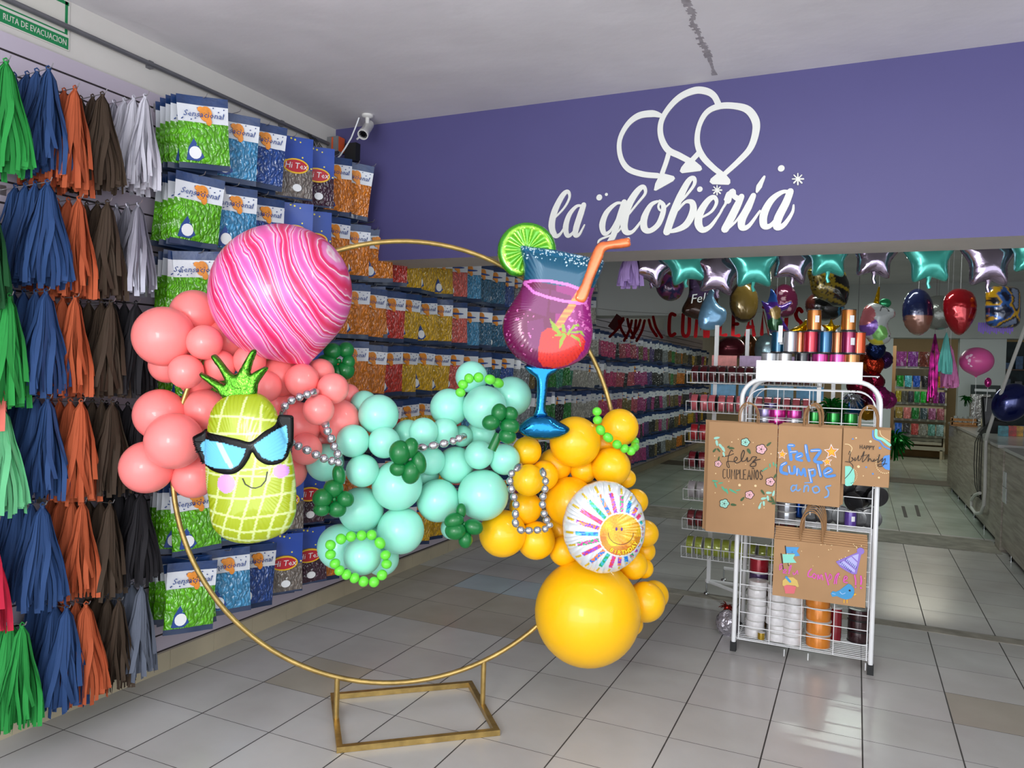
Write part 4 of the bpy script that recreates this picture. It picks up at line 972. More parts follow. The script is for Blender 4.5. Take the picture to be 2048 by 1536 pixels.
for c, (y, col) in enumerate(COLS):
    if y > 6.3: break
    for r, z in enumerate(ZR):
        if y > 4.1 and r == 0: continue
        if c > 12 and r > 4: continue
        depth = (5 if c == 0 else 4 if c < 2 else 3) if y < 4.1 else 2 + (c in (9, 10)) * (r < 5)
        zh = z-.012
        make_hook(y, zh+.004, .36, 'wire hook of the %s balloon bags, %s row%s' % (col, ORD[r], '' if y < 4.1 else ', %s column past the beam' % BN[c]), 'bag hooks')
        for k in range(depth):
            front = k == 0
            xx = .335-.046*k+rg.uniform(-.006, .006)
            th = TH+rg.uniform(-.24, .16)*(1 if front else .6)-.07*k*(c in (9, 10, 14))
            loc = (xx, y+.012*k+rg.uniform(-.008, .008), z+rg.uniform(-.016, .004))
            parts, farme, farmb, fms = bag_meshes(col); tilt = rg.uniform(-.09, .09); nb_ += 1
            if y < 4.1: lab = '%s balloon bag, %s on its hook, %s row%s' % (col, WH5[k], ORD[r], ', beside the purple beam' if c == 6 else ', beside the plum bags' if c == 5 else '')
            else: lab = '%s balloon bag, %s on its hook, %s row, %s column past the beam' % (col, WH5[k], ORD[r], BN[c])
            if y < 5.2 and k < 2 and not (y > 4.1 and r > 4):
                t = thing('balloon_bag', lab, 'bag', loc, th, 'hanging bags of balloons')
                for nm, me in parts.items(): place(me, nm, t)
                t.rotation_euler = (rg.uniform(-.03, .12), tilt, th)
            else:
                o = place(farme, 'balloon_bag', None, loc); o.rotation_euler = (rg.uniform(-.03, .08), tilt, th); tag(o, lab, 'bag', 'hanging bags of balloons')
# the tightly packed bags far back are one mass
far = MB(); fm = []; FC = ['white', 'pink', 'pink', 'rose', 'pink', 'rose', 'magenta', 'magenta', 'purple', 'black', 'black', 'silver', 'mixed', 'green', 'mixed', 'orange', 'mixed', 'black', 'yellow', 'mixed', 'black', 'mixed', 'yellow', 'black']
fmats = []; fidx = {}
y = 6.42; i = 0; NC = ['silver', 'silver', 'black', 'black', 'green', 'green', 'sea green', 'sea green', 'green', 'sea green', 'white', 'white', 'white', 'white']
while y < 16.4:
    col = FC[min(int((y-8.6)/7.8*len(FC)), len(FC)-1)] if y > 8.6 else NC[int((y-6.42)/2.19*len(NC))]
    for r in range(7):
        z = ZR[r]
        if 8.55 < y < 9.3 and r < 2: continue
        if y > 9.2 and (r < 2 or (y > 13.6 and r < 2)): continue
        cc = col if rg.random() < .75 else rg.choice(['black', col, 'magenta', 'mixed'])
        _, _, fmb, ms = bag_meshes(cc)
        for m in ms:
            if m.name not in fidx: fidx[m.name] = len(fmats); fmats.append(m)
        Mx = Matrix.Translation((.30+rg.uniform(-.03, .03), y+rg.uniform(-.02, .02), z+rg.uniform(-.02, .01))) @ Matrix.Rotation(math.radians(46)+rg.uniform(-.35, .35), 4, 'Z') @ Matrix.Rotation(rg.uniform(-.12, .12), 4, 'Y')
        k = len(far.m); far.join(fmb, None, Mx)
        far.m[k:] = [fidx[ms[q].name] for q in far.m[k:]]
    y += .122 if y > 8.6 else .15; i += 1
fo = far.obj('balloon_bags', fmats); tag(fo, 'dense mass of pink, purple and mixed balloon bags far back on the left wall', 'bags', None, 'stuff')
print('bags', nb_)
# small loose card packets low on the wall
for yy, zz in ((3.32, .60), (3.36, .60)):
    o = MB().b2(.03, .036, -.03, .03, -.13, 0).obj('card_packet', mat('brown_card_packet', '#8f6f4a', .3, coat=.6, var=.2, scale=40), None, (.03 if yy < 3.35 else .06, yy, zz), smooth=False)
    tag(o, 'small brown packet hanging low below the grey balloon bags, %s' % ('nearer the wall' if yy < 3.35 else 'in front'), 'packet')
for zz in (2.70, 2.33):
    p = at(745, 327 if zz > 2.5 else 440, x=.36)
    tag(MB().tube([(.017, 0, -.01), (p.x, 0, .02), (p.x+.012, 0, .034)], .0025, 6).obj('display_hook', m_hook, None, (0, 4.12, p.z-.03)), 'empty wire hook against the purple beam, %s one' % ('upper' if zz > 2.5 else 'lower'), 'hook')
# ================================================================ ribbon rack with kraft bags
RY = 4.68; RX0, RX1 = 2.642, 3.385; RYB = 5.08
def rr_path(x0, x1, z0, z1, y, r=.12, n=7):
    P = [(x0, y, z0)]
    P += [(x0+r-r*math.cos(t), y, z1-r+r*math.sin(t)) for t in [PI/2*k/n for k in range(n+1)]]
    P += [(x1-r+r*math.sin(t), y, z1-r+r*math.cos(t)) for t in [PI/2*k/n for k in range(n+1)]]
    P += [(x1, y, z0)]; return P
rack = thing('ribbon_display_rack', 'white wire grid display rack holding ribbon spools, kraft bags hung on its front', 'rack', ((RX0+RX1)/2, (RY+RYB)/2, 0))
ro = -rack.location
def RO(mb): return mb.xf(Matrix.Translation(ro))
for y in (RY, RYB):
    RO(MB().tube(rr_path(RX0, RX1, .05, 1.63, y), .0135, 10)).obj('tube_frame', white_wire, rack)
    for x in (RX0, RX1): RO(MB().b2(x-.017, x+.017, y-.017, y+.017, .0, .055)).obj('rubber_foot', black_rub, rack, smooth=False)
def grid(x0, x1, z0, z1, y, nx, dz, rt=.1):
    g = MB(); g.tube(rr_path(x0, x1, z0, z1, y, rt)+[(x0, y, z0)], .0035, 6)
    for i in range(1, nx):
        x = x0+(x1-x0)*i/nx; g.tube([(x, y, z0), (x, y, z1)], .0026, 6)
    z = z0+dz
    while z < z1-.03:
        i = .0 if z < z1-rt else rt*(1-math.sqrt(max(0, 1-((z-(z1-rt))/rt)**2)))
        g.tube([(x0+i, y-.004, z), (x1-i, y-.004, z)], .0026, 6); z += dz
    return g
RO(grid(RX0+.028, RX1-.022, .075, 1.575, RY, 4, .0825)).obj('grid_panel', white_wire, rack)
RO(grid(RX0+.028, RX1-.022, .075, 1.575, RYB, 4, .165)).obj('grid_panel', white_wire, rack)
for z in (.08, .79, 1.345, 1.665):
    s_ = MB(); n = 12
    for k in range(n+1):
        y = RY+.01+(RYB-RY-.02)*k/n; s_.tube([(RX0+.01, y, z), (RX1-.01, y, z)], .0024, 6)
    for x in (RX0+.02, (RX0+RX1)/2, RX1-.02): s_.tube([(x, RY-.0, z-.006), (x, RYB, z-.006)], .0035, 6)
    RO(s_).obj('wire_shelf', white_wire, rack)
for x in (2.93, 3.06, 3.36): RO(MB().tube([(x, RY-.005, .06), (x, RY-.007, .02)], .003, 6)).obj('clip', white_wire, rack)
RO(MB().b2(2.718, 3.285, RY-.012, RY+.008, 1.632, 1.742).b2(3.285, 3.289, RY-.012, RY+.3, 1.64, 1.742)).obj('header_board', mat('glossy_white_board', '#e6e8ec', .25, coat=.5), rack, smooth=False)
# ---- spools
SPM = {}
def spool_mesh(col, hr, metal=.0):
    k = (col, hr)
    if k not in SPM:
        h = 1.0; pr = [(0, -.5), (.97, -.5), (1.0, -.49), (1.0, -.455), (.93, -.45), (.95, -.3), (.96, 0), (.95, .3), (.93, .45), (1.0, .455), (1.0, .49), (.97, .5), (.5, .5), (.5, .47), (0, .47)]
        q = MB().lathe(pr, 28, mi=0); m = mat('ribbon_'+col.strip('#'), col, .22, metal=metal, coat=.6, var=.06, scale=3)
        n = 28; rows = len(pr)-1
        q.m = [0 if 4 <= (i//n) <= 8 and i < rows*n else 1 for i in range(len(q.f))]
        fl = mat('spool_flange_'+('light' if hr else 'dark'), '#c9c7c4' if hr else '#2a2a2c', .3, coat=.4)
        SPM[k] = q.mesh('ribbon_spool', [m, fl], True, 35)
    return SPM[k]
def spool(col, loc, r, h, label, group=None, metal=0, light=True, rot=None, sticker=None):
    me = spool_mesh(col, 1 if light else 0, metal)
    o = place(me, 'ribbon_spool', None, loc); o.scale = (r, r, h)
    if rot: o.rotation_euler = rot
    tag(o, label, 'ribbon spool', group)
    if sticker is not None:
        a = sticker; s_ = MB()
        s_.add([(1.012*math.cos(a+d), 1.012*math.sin(a+d), z) for z in (-.12, .2) for d in (-.3, -.1, .1, .3)], [(0, 1, 5, 4), (1, 2, 6, 5), (2, 3, 7, 6)])
        s_.obj('price_sticker', m_wt, o)
    return o
# top of the rack: three tiers
def xz(px, py, y): p = at(px, py, y=y); return p.x, p.z
T1 = [(1538, '#b9bdc2', 'silver'), (1568, '#c4c2c0', 'pearl'), (1605, '#1f2026', 'black'), (1640, '#c23a8c', 'magenta'), (1675, '#cf4a9a', 'pink'), (1703, '#b8793a', 'bronze')]
for px, c, nm in T1:
    x, _ = xz(px, 715, RY+.12); spool(c, (x, RY+.12, 1.732), .047, .12, '%s ribbon spool half hidden behind the white board on top of the rack' % nm, 'spools on top of the rack', .5, False)
T2 = [(1556, '#12506e', 'teal', .16), (1580, '#a9abb0', 'silver', .12), (1600, '#a4562c', 'copper', .17), (1621, '#b81c34', 'red', .11), (1650, '#10557c', 'deep blue', .11), (1675, '#b56a3c', 'bronze', .17), (1697, '#8c1a4a', 'crimson', .12), (1716, '#d8501e', 'orange', .18)]
for px, c, nm, dy in T2:
    x, _ = xz(px, 690, RY+dy); spool(c, (x, RY+dy, 1.858), .042, .128, '%s ribbon spool in the second tier on top of the rack' % nm, 'spools on top of the rack', .55, False, sticker=-1.0 if nm in ('teal', 'crimson') else None)
for px, c, w in ((1628, '#b06a24', 'left'), (1697, '#b06a24', 'right')):
    x, _ = xz(px, 648, RY+.13); spool(c, (x, RY+.13, 1.988), .042, .125, 'gold ribbon spool standing topmost on the rack, %s of two' % w, 'spools on top of the rack', .6, False, sticker=-1.1)
m_gf = mat('gold_foil', '#d8a812', .2, metal=.9, bump=.6, bscale=30)
def starpoly(r1, r2, n=5, a0=PI/2): return [((r1 if k % 2 == 0 else r2)*math.cos(a0+PI*k/n), (r1 if k % 2 == 0 else r2)*math.sin(a0+PI*k/n)) for k in range(2*n)]
x, z = xz(1602, 655, RY+.2); o, _ = foil('foil_star', [(-.07, -.02), (0, .02), (.03, .05), (.06, .02), (.05, -.03), (0, -.04), (-.05, -.035)], .02, .02, m_gf, step=.01, loc=(x, RY+.2, z), rz=FR); tag(o, 'crumpled gold foil piece left of the top gold spool', 'foil')
x, z = xz(1662, 657, RY+.2); o, _ = foil('foil_star', starpoly(.06, .03), .02, .02, m_gf, step=.01, loc=(x, RY+.2, z), rz=FR); tag(o, 'gold foil star lying between the two topmost gold spools', 'foil')
o = MB().b2(-.012, .012, -.008, .008, -.05, .05).obj('price_tag', m_wt, None, tuple(at(1561, 668, y=RY+.1)), smooth=False); tag(o, 'small white price tag standing above the teal spool', 'tag')
# bottom shelf stacks
WH = '#d6d3d4'
for px, n, dy, nm in ((1500, 1, .07, ''), (1508, 7, .10, 'left'), (1552, 7, .08, 'middle'), (1585, 6, .07, 'right')):
    x, _ = xz(px, 1270, RY+dy)
    if n == 1: continue
    for k in range(n):
        jx = rg.uniform(-.006, .006)+(.012 if nm == 'left' and k > 1 else 0); spool(WH, (x+jx, RY+dy+rg.uniform(-.004, .004), .083+.0235+k*.0475), .058, .0465, 'white ribbon spool, %s from the bottom in the %s white stack' % (['lowest', 'second', 'third', 'fourth', 'fifth', 'sixth', 'topmost'][k], nm), 'white ribbon spools stacked in the rack')
x, _ = xz(1634, 1290, RY+.08)
for k in range(4): spool('#d98228', (x+rg.uniform(-.006, .006), RY+.09, .083+.038+k*.0765), .071, .075, 'orange gold ribbon spool, %s of four in the stack' % ['lowest', 'second', 'third', 'topmost'][k], 'orange ribbon spools stacked in the rack', .2)
x, _ = xz(1671, 1240, RY+.22); spool('#8c1626', (x, RY+.22, .083+.105), .036, .21, 'tall dark red ribbon cone beside the orange stack', None, .2)
x, _ = xz(1717, 1240, RY+.3)
for k in range(3): spool('#3a2226', (x, RY+.3, .083+.032+k*.066), .062, .064, 'dark brown ribbon spool, %s at the right end of the bottom shelf' % ['lowest', 'middle', 'topmost'][k], 'brown ribbon spools', .3, False)
x, _ = xz(1511, 1130, RY+.22)
for k, (c, nm) in enumerate((('#7a5a20', 'bronze'), ('#8f6a2a', 'old gold'), ('#6e5426', 'olive gold'), ('#4a3560', 'purple'), ('#9c1428', 'red'))):
    spool(c, (x+.02, RY+.24, .083+.045+k*.088), .06, .087, '%s ribbon spool in the column behind the left white stack' % nm, 'mixed spools behind the white stacks', .3)
x, _ = xz(1562, 1140, RY+.26)
for k, (c, nm) in enumerate((('#5c1420', 'wine'), ('#3d2c50', 'violet'), ('#7c1a28', 'ruby'))):
    spool(c, (x, RY+.27, .083+.06+k*.118), .055, .116, '%s ribbon spool behind the middle white stack' % nm, 'mixed spools behind the white stacks', .3, False)
x, _ = xz(1519, 1268, RY+.04); spool('#a88618', (x+.01, RY+.035, .083+.022), .022, .044, 'tiny gold ribbon spool at the foot of the left white stack', None, .6)
# shelf under the hung bags (mid)
zm = .793
for px, c, nm, h, dy in ((1572, '#9a9ca2', 'silver', .055, .1), (1572, '#9a9ca2', 'silver', .055, .1), (1594, '#0f4fae', 'metallic blue', .11, .2)):
    x, _ = xz(px, 1030, RY+dy)
k = 0
for z in (zm+.03, zm+.087, zm+.144): 
    x, _ = xz(1573, 1030, RY+.1); spool('#9a9ca2', (x, RY+.1, z), .055, .055, 'silver ribbon spool on the middle shelf, %s of three' % ['lowest', 'middle', 'topmost'][k], 'silver spools on the middle shelf', .6); k += 1
x, _ = xz(1596, 1025, RY+.22); spool('#0f4fae', (x, RY+.24, zm+.08), .04, .155, 'metallic blue ribbon spool on the middle shelf', None, .7, False)
for i, (px, py, c, nm, r) in enumerate(((1622, 1030, '#5d6063', 'grey', .052), (1650, 1032, '#45484c', 'dark grey', .055), (1682, 1030, '#2a2b2f', 'charcoal', .055), (1718, 1028, '#84878a', 'pale grey', .052), (1742, 1020, '#1a1b1e', 'black', .058))):
    p = at(px, py, y=RY+.14); spool(c, (p.x, RY+.14, zm+r+.002), r, .07, '%s ribbon roll lying on its side on the middle shelf' % nm, None, .1, False, (PI/2, 0, rg.uniform(-.3, .3)))
p = at(1701, 1030, y=RY+.1); spool('#5a3f96', (p.x, RY+.10, zm+.05), .034, .09, 'purple ribbon roll with white label on the middle shelf', None, .2, True, (0, 0, 0), sticker=-1.1)
for i, (px, py) in enumerate(((1700, 975), (1730, 980), (1750, 990), (1715, 1000))):
    p = at(px, py, y=RY+.24); spool('#141417', (p.x, RY+.3-.02*i, p.z), .06, .09, 'black ribbon roll in the pile right of the blue lettered bag, %s' % ['upper left', 'upper middle', 'rightmost', 'lower one'][i], 'pile of black ribbon rolls', .1, False, (PI/2+.2, 0, rg.uniform(-.6, .6)))
# shelf behind the handles
zt = 1.348
for i, (px, c, nm, r, h, z) in enumerate(((1528, '#9a9aa2', 'silver', .045, .05, 0), (1528, '#8b7fa8', 'lilac silver', .045, .05, .052), (1553, '#b81f7c', 'magenta', .055, .05, 0), (1553, '#c2268a', 'bright magenta', .055, .05, .052), (1588, '#b4b2b8', 'pearl silver', .05, .05, 0), (1588, '#c43a94', 'pink', .045, .05, .052), (1540, '#3a2a5c', 'dark violet', .04, .03, .108))):
    x, _ = xz(px, 840, RY+.15); spool(c, (x, RY+.16, zt+h/2+.002+z), r, h, '%s ribbon spool seen through the grid left of the middle handles' % nm, 'spools on the upper shelf', .6)
for i, px in enumerate((1628, 1666, 1701)):
    x, _ = xz(px, 845, RY+.12); spool('#0a7a28', (x, RY+.13, zt+.052), .04, .1, 'shiny green ribbon spool on the upper shelf, %s of three' % ['leftmost', 'middle', 'rightmost'][i], 'green spools on the upper shelf', .75, False)
def tinsel(name, c, r, m, label, cat, n=90, seed=1, flat=1):
    rgt = random.Random(seed); q = MB()
    for i in range(n):
        d = Vector((rgt.gauss(0, 1), rgt.gauss(0, 1), rgt.gauss(0, .8))).normalized(); L_ = r*rgt.uniform(.6, 1.05); sd = d.orthogonal().normalized()*r*.07
        e = d*L_+Vector((0, 0, -r*.25)); q.add([-sd, sd, d*L_*.5+sd+Vector((0, 0, r*.08)), d*L_*.5-sd+Vector((0, 0, r*.08)), e+sd*.6, e-sd*.6], [(0, 1, 2, 3), (3, 2, 4, 5)])
    q.ball((0, 0, 0), r*.35, n=10, m=6)
    o = q.obj(name, m, None, c); tag(o, label, cat); return o
m_gt = mat('green_tinsel', '#0b6a22', .18, metal=.85)
p = at(1662, 812, y=RY+.28); tinsel('foil_pompom', (p.x, RY+.27, p.z-.02), .12, m_gt, 'green metallic foil pompom behind the rack grid', 'pompom')
p = at(1790, 880, y=RY+.5); tinsel('foil_pompom', (p.x, RY+.5, p.z), .11, m_gt, 'green metallic foil pompom sticking out right of the birthday bag', 'pompom', seed=2)
p = at(1704, 790, y=RY+.3); tinsel('foil_strand', (p.x, RY+.29, p.z-.02), .08, mat('silver_tinsel', '#a8aaae', .15, metal=.9), 'silver foil strand hanging inside the rack top right', 'foil strand', 50, 3)
p = at(1456, 1246, y=4.95); m_sf = mat('crumpled_silver_foil', '#c3bfc8', .22, metal=.7, bump=1, bscale=14, bdist=.05)
q = MB().ball((0, 0, 0), .075, (1, .8, 1.1), 24, 16); rgf = random.Random(4); q.v = [tuple(Vector(v)*(1+rgf.uniform(-.07, .05))) for v in q.v]
tag(q.obj('foil_weight', m_sf, None, (p.x, 4.95, p.z)), 'crumpled silver foil ball hanging low at the left side of the rack', 'foil ball')
p = at(1451, 1215, y=5.05); tinsel('foil_weight', (p.x+.01, 5.05, p.z), .06, mat('red_gold_foil', '#8a2018', .25, metal=.7, var=.8, scale=20), 'small red and gold foil bunch behind the silver foil ball', 'foil bunch', 40, 6)

# ---- kraft bags
m_kraft = mat('kraft_paper', '#b18a64', .75, var=.05, scale=5, bump=.1, bscale=7, spec=.25)
m_krd = mat('kraft_fold_shadow_side', '#a87c52', .8, var=.05, scale=5)
m_hdl = mat('twisted_paper_handle', '#a07850', .8, var=.1, scale=60)
def kraft(x0, x1, z0, z1, yf, hx, hw, hh, label, front, group=None, th=.012):
    t = thing('kraft_gift_bag', label, 'gift bag', ((x0+x1)/2, yf, z0), 0, group); w2 = (x1-x0)/2; h = z1-z0
    b = MB(); n, m = 10, 8; vs = []
    rgk = random.Random(int(x0*1e4)+int(yf*1e5))
    for j in range(m+1):
        for i in range(n+1):
            u, v = i/n, j/m; vs.append((-w2+2*w2*u, -.0+.0025*math.sin(u*7+v*5)*math.sin(PI*v), h*v))
    k = len(vs); vs += [(a, th, c) for a, _, c in vs]; fs = []
    for j in range(m):
        for i in range(n):
            a = j*(n+1)+i; fs += [(a, a+1, a+n+2, a+n+1), (k+a, k+a+n+1, k+a+n+2, k+a+1)]
    for j in range(m):
        for a in (j*(n+1), j*(n+1)+n): fs.append((a, a+n+1, k+a+n+1, k+a) if a % (n+1) == 0 else (a, k+a, k+a+n+1, a+n+1))
    for i in range(n): fs += [(i, k+i, k+i+1, i+1), (m*(n+1)+i, m*(n+1)+i+1, k+m*(n+1)+i+1, k+m*(n+1)+i)]
    b.add(vs, fs); b.obj('bag_body', m_kraft, t, smooth=True, angle=30)
    c = hx-(x0+x1)/2; hd = []
    for q in range(13):
        a = PI*q/12; hd.append((c-hw*math.cos(a), th*.5+.004, h-.0+hh*.35+hh*.65*math.sin(a)))
    hd = [(c-hw, th*.5+.003, h-.05)]+hd+[(c+hw, th*.5+.003, h-.05)]
    MB().tube(hd, .0032, 6).obj('handle', m_hdl, t)
    return t
YF = RY-.085
spec = [('large', 2.470, 2.858, .715, 1.370, 2.700, .052, .115, 'large kraft bag painted feliz cumpleaños among flowers, front of its bunch', 3),
        ('medium', 2.862, 3.197, .930, 1.370, 3.040, .042, .12, 'kraft bag with blue lettering and yellow stars, front of its bunch', 5),
        ('small', 3.204, 3.438, 1.062, 1.375, 3.330, .045, .12, 'small kraft bag painted happy birthday with blue shapes, front of its bunch', 4),
        ('wide', 2.862, 3.346, .395, .720, 3.060, .058, .17, 'wide kraft bag with pink lettering, party hat, cupcake and bird, front of its bunch', 7)]
KB = {}
for nm, x0, x1, z0, z1, hx, hw, hh, lab, n in spec:
    for k in range(n):
        yy = YF+.0145*k-(.02 if nm == 'wide' else 0); dx = rg.uniform(-.004, .004)-(.012*k if nm == 'large' else -.004*k if nm == 'medium' else 0); dz = .010*k*(1 if nm == 'wide' else .35)
        if k == 0: dx = dz = 0
        KB[(nm, k)] = kraft(x0+dx, x1+dx, z0+dz, z1+dz, yy, hx+dx*.5+(.004*k-.01)*(k > 0), hw, hh, lab if k == 0 else '%s plain kraft bag, %s behind the front one of its bunch' % (nm, ['', 'directly', 'second', 'third', 'fourth', 'fifth', 'sixth'][k]), k == 0, 'kraft bags on the rack', .0125)
    hz = z1+hh
    hkx = hx-.012
    mb = MB().tube([(hkx, RY+.0, hz-.02), (hkx, YF-.03, hz-.012), (hkx, YF-.045, hz+.004)], .003, 6)
    tag(mb.obj('grid_hook', white_wire), 'white hook through the handles of the %s kraft bags' % nm, 'hook', 'hooks on the rack grid')
# painted fronts
def KZ(nm, ox, oy, s):
    t = KB[(nm, 0)]; yq = t.location.y-.003
    def f(pts):
        out = []
        for a, b in pts:
            p = at(ox+a*s, oy+b*s, y=yq); out.append((p.x-t.location.x, p.z-t.location.z))
        return out
    a, b = f([(0, 0), (100, 0)]); return f, (Vector(a)-Vector(b)).length/100, t
ky = (-.0034, .0)
def ink(c, n): return mat('paint_'+n, c, .6)
i_blk = ink('#2a1c14', 'dark_brown'); i_mint = ink('#9fd8c8', 'mint'); i_pink = ink('#e8b4bc', 'pink'); i_lf = ink('#3e5c34', 'leaf_green'); i_sea = ink('#4fb08c', 'sea_green'); i_cr = ink('#ecd2a0', 'cream'); i_bl = ink('#4f8fdc', 'blue'); i_lb = ink('#9cc4ec', 'light_blue'); i_w = ink('#ece4dc', 'white'); i_y = ink('#eeb224', 'yellow'); i_o = ink('#d86a28', 'orange'); i_pk = ink('#dc58b8', 'hot_pink'); i_pp = ink('#8f74c8', 'purple'); i_lp = ink('#b9b6ec', 'lavender'); i_nv = ink('#3a4a9c', 'navy'); i_bb = ink('#3f96cc', 'bird_blue'); i_cy = ink('#8adcc8', 'aqua')
f, us, t = KZ('large', 1380, 800, .20508)
S_ = lambda nm, L_, m, d=0: strokes(nm, L_, t, m, lambda p: f(p), us, (ky[0]-d, ky[1]))
def P_(nm, L_, m, d=0): return polyp(nm, L_, t, m, lambda p: f(p), (ky[0]-d, ky[1]))
S_('script_lettering', [([(315, 552), (370, 545), (425, 525)], 7), ([(418, 500), (400, 492), (378, 540), (370, 600), (385, 655), (365, 650), (362, 600), (430, 600), (462, 575), (445, 555), (430, 590), (455, 615), (500, 590), (530, 520), (520, 490), (500, 540), (505, 595), (540, 590), (560, 560), (560, 600), (590, 585), (610, 555), (650, 560), (610, 605), (640, 610), (640, 640), (600, 650), (590, 630), (640, 590), (685, 578)], 7)], i_blk)
LET = {'C': [[(20, 5), (6, 0), (0, 20), (0, 80), (8, 98), (22, 90)]], 'U': [[(0, 0), (0, 80), (12, 98), (24, 80), (24, 0)]], 'M': [[(0, 100), (4, 0), (18, 70), (32, 0), (36, 100)]], 'P': [[(0, 100), (0, 0), (20, 8), (22, 40), (0, 52)]], 'L': [[(0, 0), (0, 98), (22, 98)]], 'E': [[(20, 0), (0, 0), (0, 100), (22, 100)], [(0, 50), (16, 50)]], 'A': [[(0, 100), (14, 0), (28, 100)], [(5, 65), (23, 65)]], 'Ñ': [[(0, 100), (2, 0), (24, 100), (26, 0)], [(4, -16), (12, -22), (20, -14)]], 'O': [[(12, 0), (0, 25), (0, 75), (12, 100), (24, 75), (24, 25), (13, 0)]], 'S': [[(22, 12), (12, 0), (2, 20), (8, 44), (22, 62), (20, 90), (8, 100), (0, 88)]], 'H': [[(0, 0), (0, 100)], [(24, 0), (24, 100)], [(0, 50), (24, 50)]], 'Y': [[(0, 0), (12, 48), (24, 0)], [(12, 48), (12, 100)]]}
def word(w_, x0, y0, dx, h, sx=1.0, sl=0, wd=7):
    L_ = []; x = x0
    for ch in w_:
        for st_ in LET[ch]: L_.append(([(x+a*sx, y0+sl*(x-x0)+b*h/100) for a, b in st_], wd))
        x += dx*(1.3 if ch == 'M' else 1)*(.85 if ch in 'LP' else 1)
    return L_
strokes('capital_lettering', word('CUMPLEAÑOS', 322, 675, 40, 92, 1.05, .03, 7), t, i_blk, lambda p: f(p), us, ky, smooth=False)
def flower2(x, y, r, m, name='painted_flower'):
    a = [[(x+r*.5*math.cos(q)+r*.5*math.cos(u), y+r*.5*math.sin(q)+r*.42*math.sin(u)) for u in [2*PI*k/10 for k in range(10)]] for q in [2*PI*j/5 for j in range(5)]]
    mb = MB()
    for i, p in enumerate([[(x+(c[0]-x)*1.16, y+(c[1]-y)*1.16) for c in pl] for pl in a]): mb.prism(f(p), ky[0]-i*.00005, ky[1], 1)
    for i, p in enumerate(a): mb.prism(f(p), ky[0]-.0006-i*.00005, ky[1], 0)
    cc = f([(x, y)])[0]; mb.disc(cc, r*.14*us, ky[0]-.0012, ky[1], 1, 8)
    for j in range(5):
        q = 2*PI*j/5; mb.ribbon(f([(x, y), (x+r*.6*math.cos(q), y+r*.6*math.sin(q))]), us*2.5, ky[0]-.0011, ky[1], 1, False)
    return mb.obj(name, [m, i_blk], t, smooth=False)
for x, y, r, m in ((540, 412, 42, i_mint), (695, 480, 50, i_pink), (275, 622, 34, i_pink), (783, 797, 44, i_pink), (580, 925, 42, i_pink), (335, 1010, 46, i_mint)): flower2(x, y, r, m)
def leaf(x, y, l, w_, a, m=i_lf, d=0, nm='painted_leaf'):
    ca, sa = math.cos(math.radians(a)), -math.sin(math.radians(a)); pts = []
    for k in range(12):
        u = 2*PI*k/12; px, py = l/2*math.cos(u), w_/2*math.sin(u)*(1-.3*math.cos(u)); pts.append((x+px*ca-py*sa, y+px*sa+py*ca))
    return pts
P_('painted_leaf', [leaf(*v) for v in ((770, 430, 60, 22, 40), (575, 500, 60, 28, -60), (280, 570, 45, 16, 75), (832, 740, 50, 20, 60), (512, 965, 55, 24, 45), (425, 1022, 60, 24, -8), (405, 470, 60, 22, -5), (240, 490, 50, 20, 50), (280, 490, 50, 18, -50), (375, 455, 30, 14, 40), (710, 900, 60, 20, -55), (810, 980, 90, 20, -60), (790, 990, 60, 18, -10), (820, 1010, 50, 14, 5))], i_lf)
P_('painted_sprig', [leaf(*v) for v in ((262, 370, 60, 24, 10), (262, 420, 60, 24, -80), (300, 450, 60, 24, -50), (325, 480, 60, 26, -60), (330, 530, 50, 20, -75), (680, 1040, 50, 24, 70), (720, 1010, 50, 22, -85), (720, 960, 60, 24, 10), (760, 960, 60, 22, -80), (770, 905, 60, 24, 0), (815, 910, 60, 22, 75), (690, 1010, 40, 14, 60))], i_mint, .0003)
P_('painted_sprig', [leaf(*v) for v in ((245, 790, 60, 16, -5), (250, 830, 60, 16, -70), (300, 810, 50, 14, 10), (330, 870, 70, 20, -50), (360, 890, 60, 18, -70), (420, 890, 90, 18, -30), (470, 880, 50, 12, 10), (780, 640, 40, 14, -80), (815, 625, 40, 14, -80), (840, 640, 40, 12, -80), (740, 670, 50, 14, 30), (710, 690, 30, 10, 30))], i_sea)
mb = MB()
for x, y, r in ((483, 830, 13), (638, 837, 12), (470, 383, 5), (407, 410, 6), (240, 545, 5), (615, 415, 5), (790, 525, 6), (725, 583, 5), (250, 717, 6), (445, 625, 4), (543, 628, 4), (378, 793, 5), (245, 905, 5), (520, 1020, 6), (620, 1010, 4), (722, 1052, 5), (455, 745, 4)): mb.disc(f([(x, y)])[0], r*us, ky[0], ky[1], 0, 10)
mb.obj('painted_dots', i_cr, t, smooth=False)
# blue lettered bag
f, us, t = KZ('medium', 1380, 800, .20508)
blu = [([(1010, 445), (965, 445), (975, 500), (985, 580)], 30), ([(980, 510), (1040, 505)], 26), ([(1050, 560), (1090, 545), (1080, 520), (1045, 535), (1040, 575), (1090, 590)], 24), ([(1130, 445), (1140, 520), (1160, 590)], 28), ([(1185, 495), (1270, 495), (1215, 590), (1280, 610)], 28)]
blu += [([(935, 615), (895, 640), (890, 700), (945, 720)], 28), ([(965, 650), (975, 710), (1015, 710), (1020, 650)], 24), ([(1045, 730), (1050, 670), (1085, 730), (1110, 670), (1125, 740)], 22), ([(1160, 680), (1185, 800)], 24), ([(1160, 690), (1210, 680), (1215, 730), (1180, 740)], 22), ([(1250, 630), (1275, 740)], 26), ([(1320, 720), (1380, 690), (1350, 665), (1310, 700), (1330, 745), (1410, 735)], 24)]
strokes('brush_lettering', blu, t, i_bl, lambda p: f(p), us, ky)
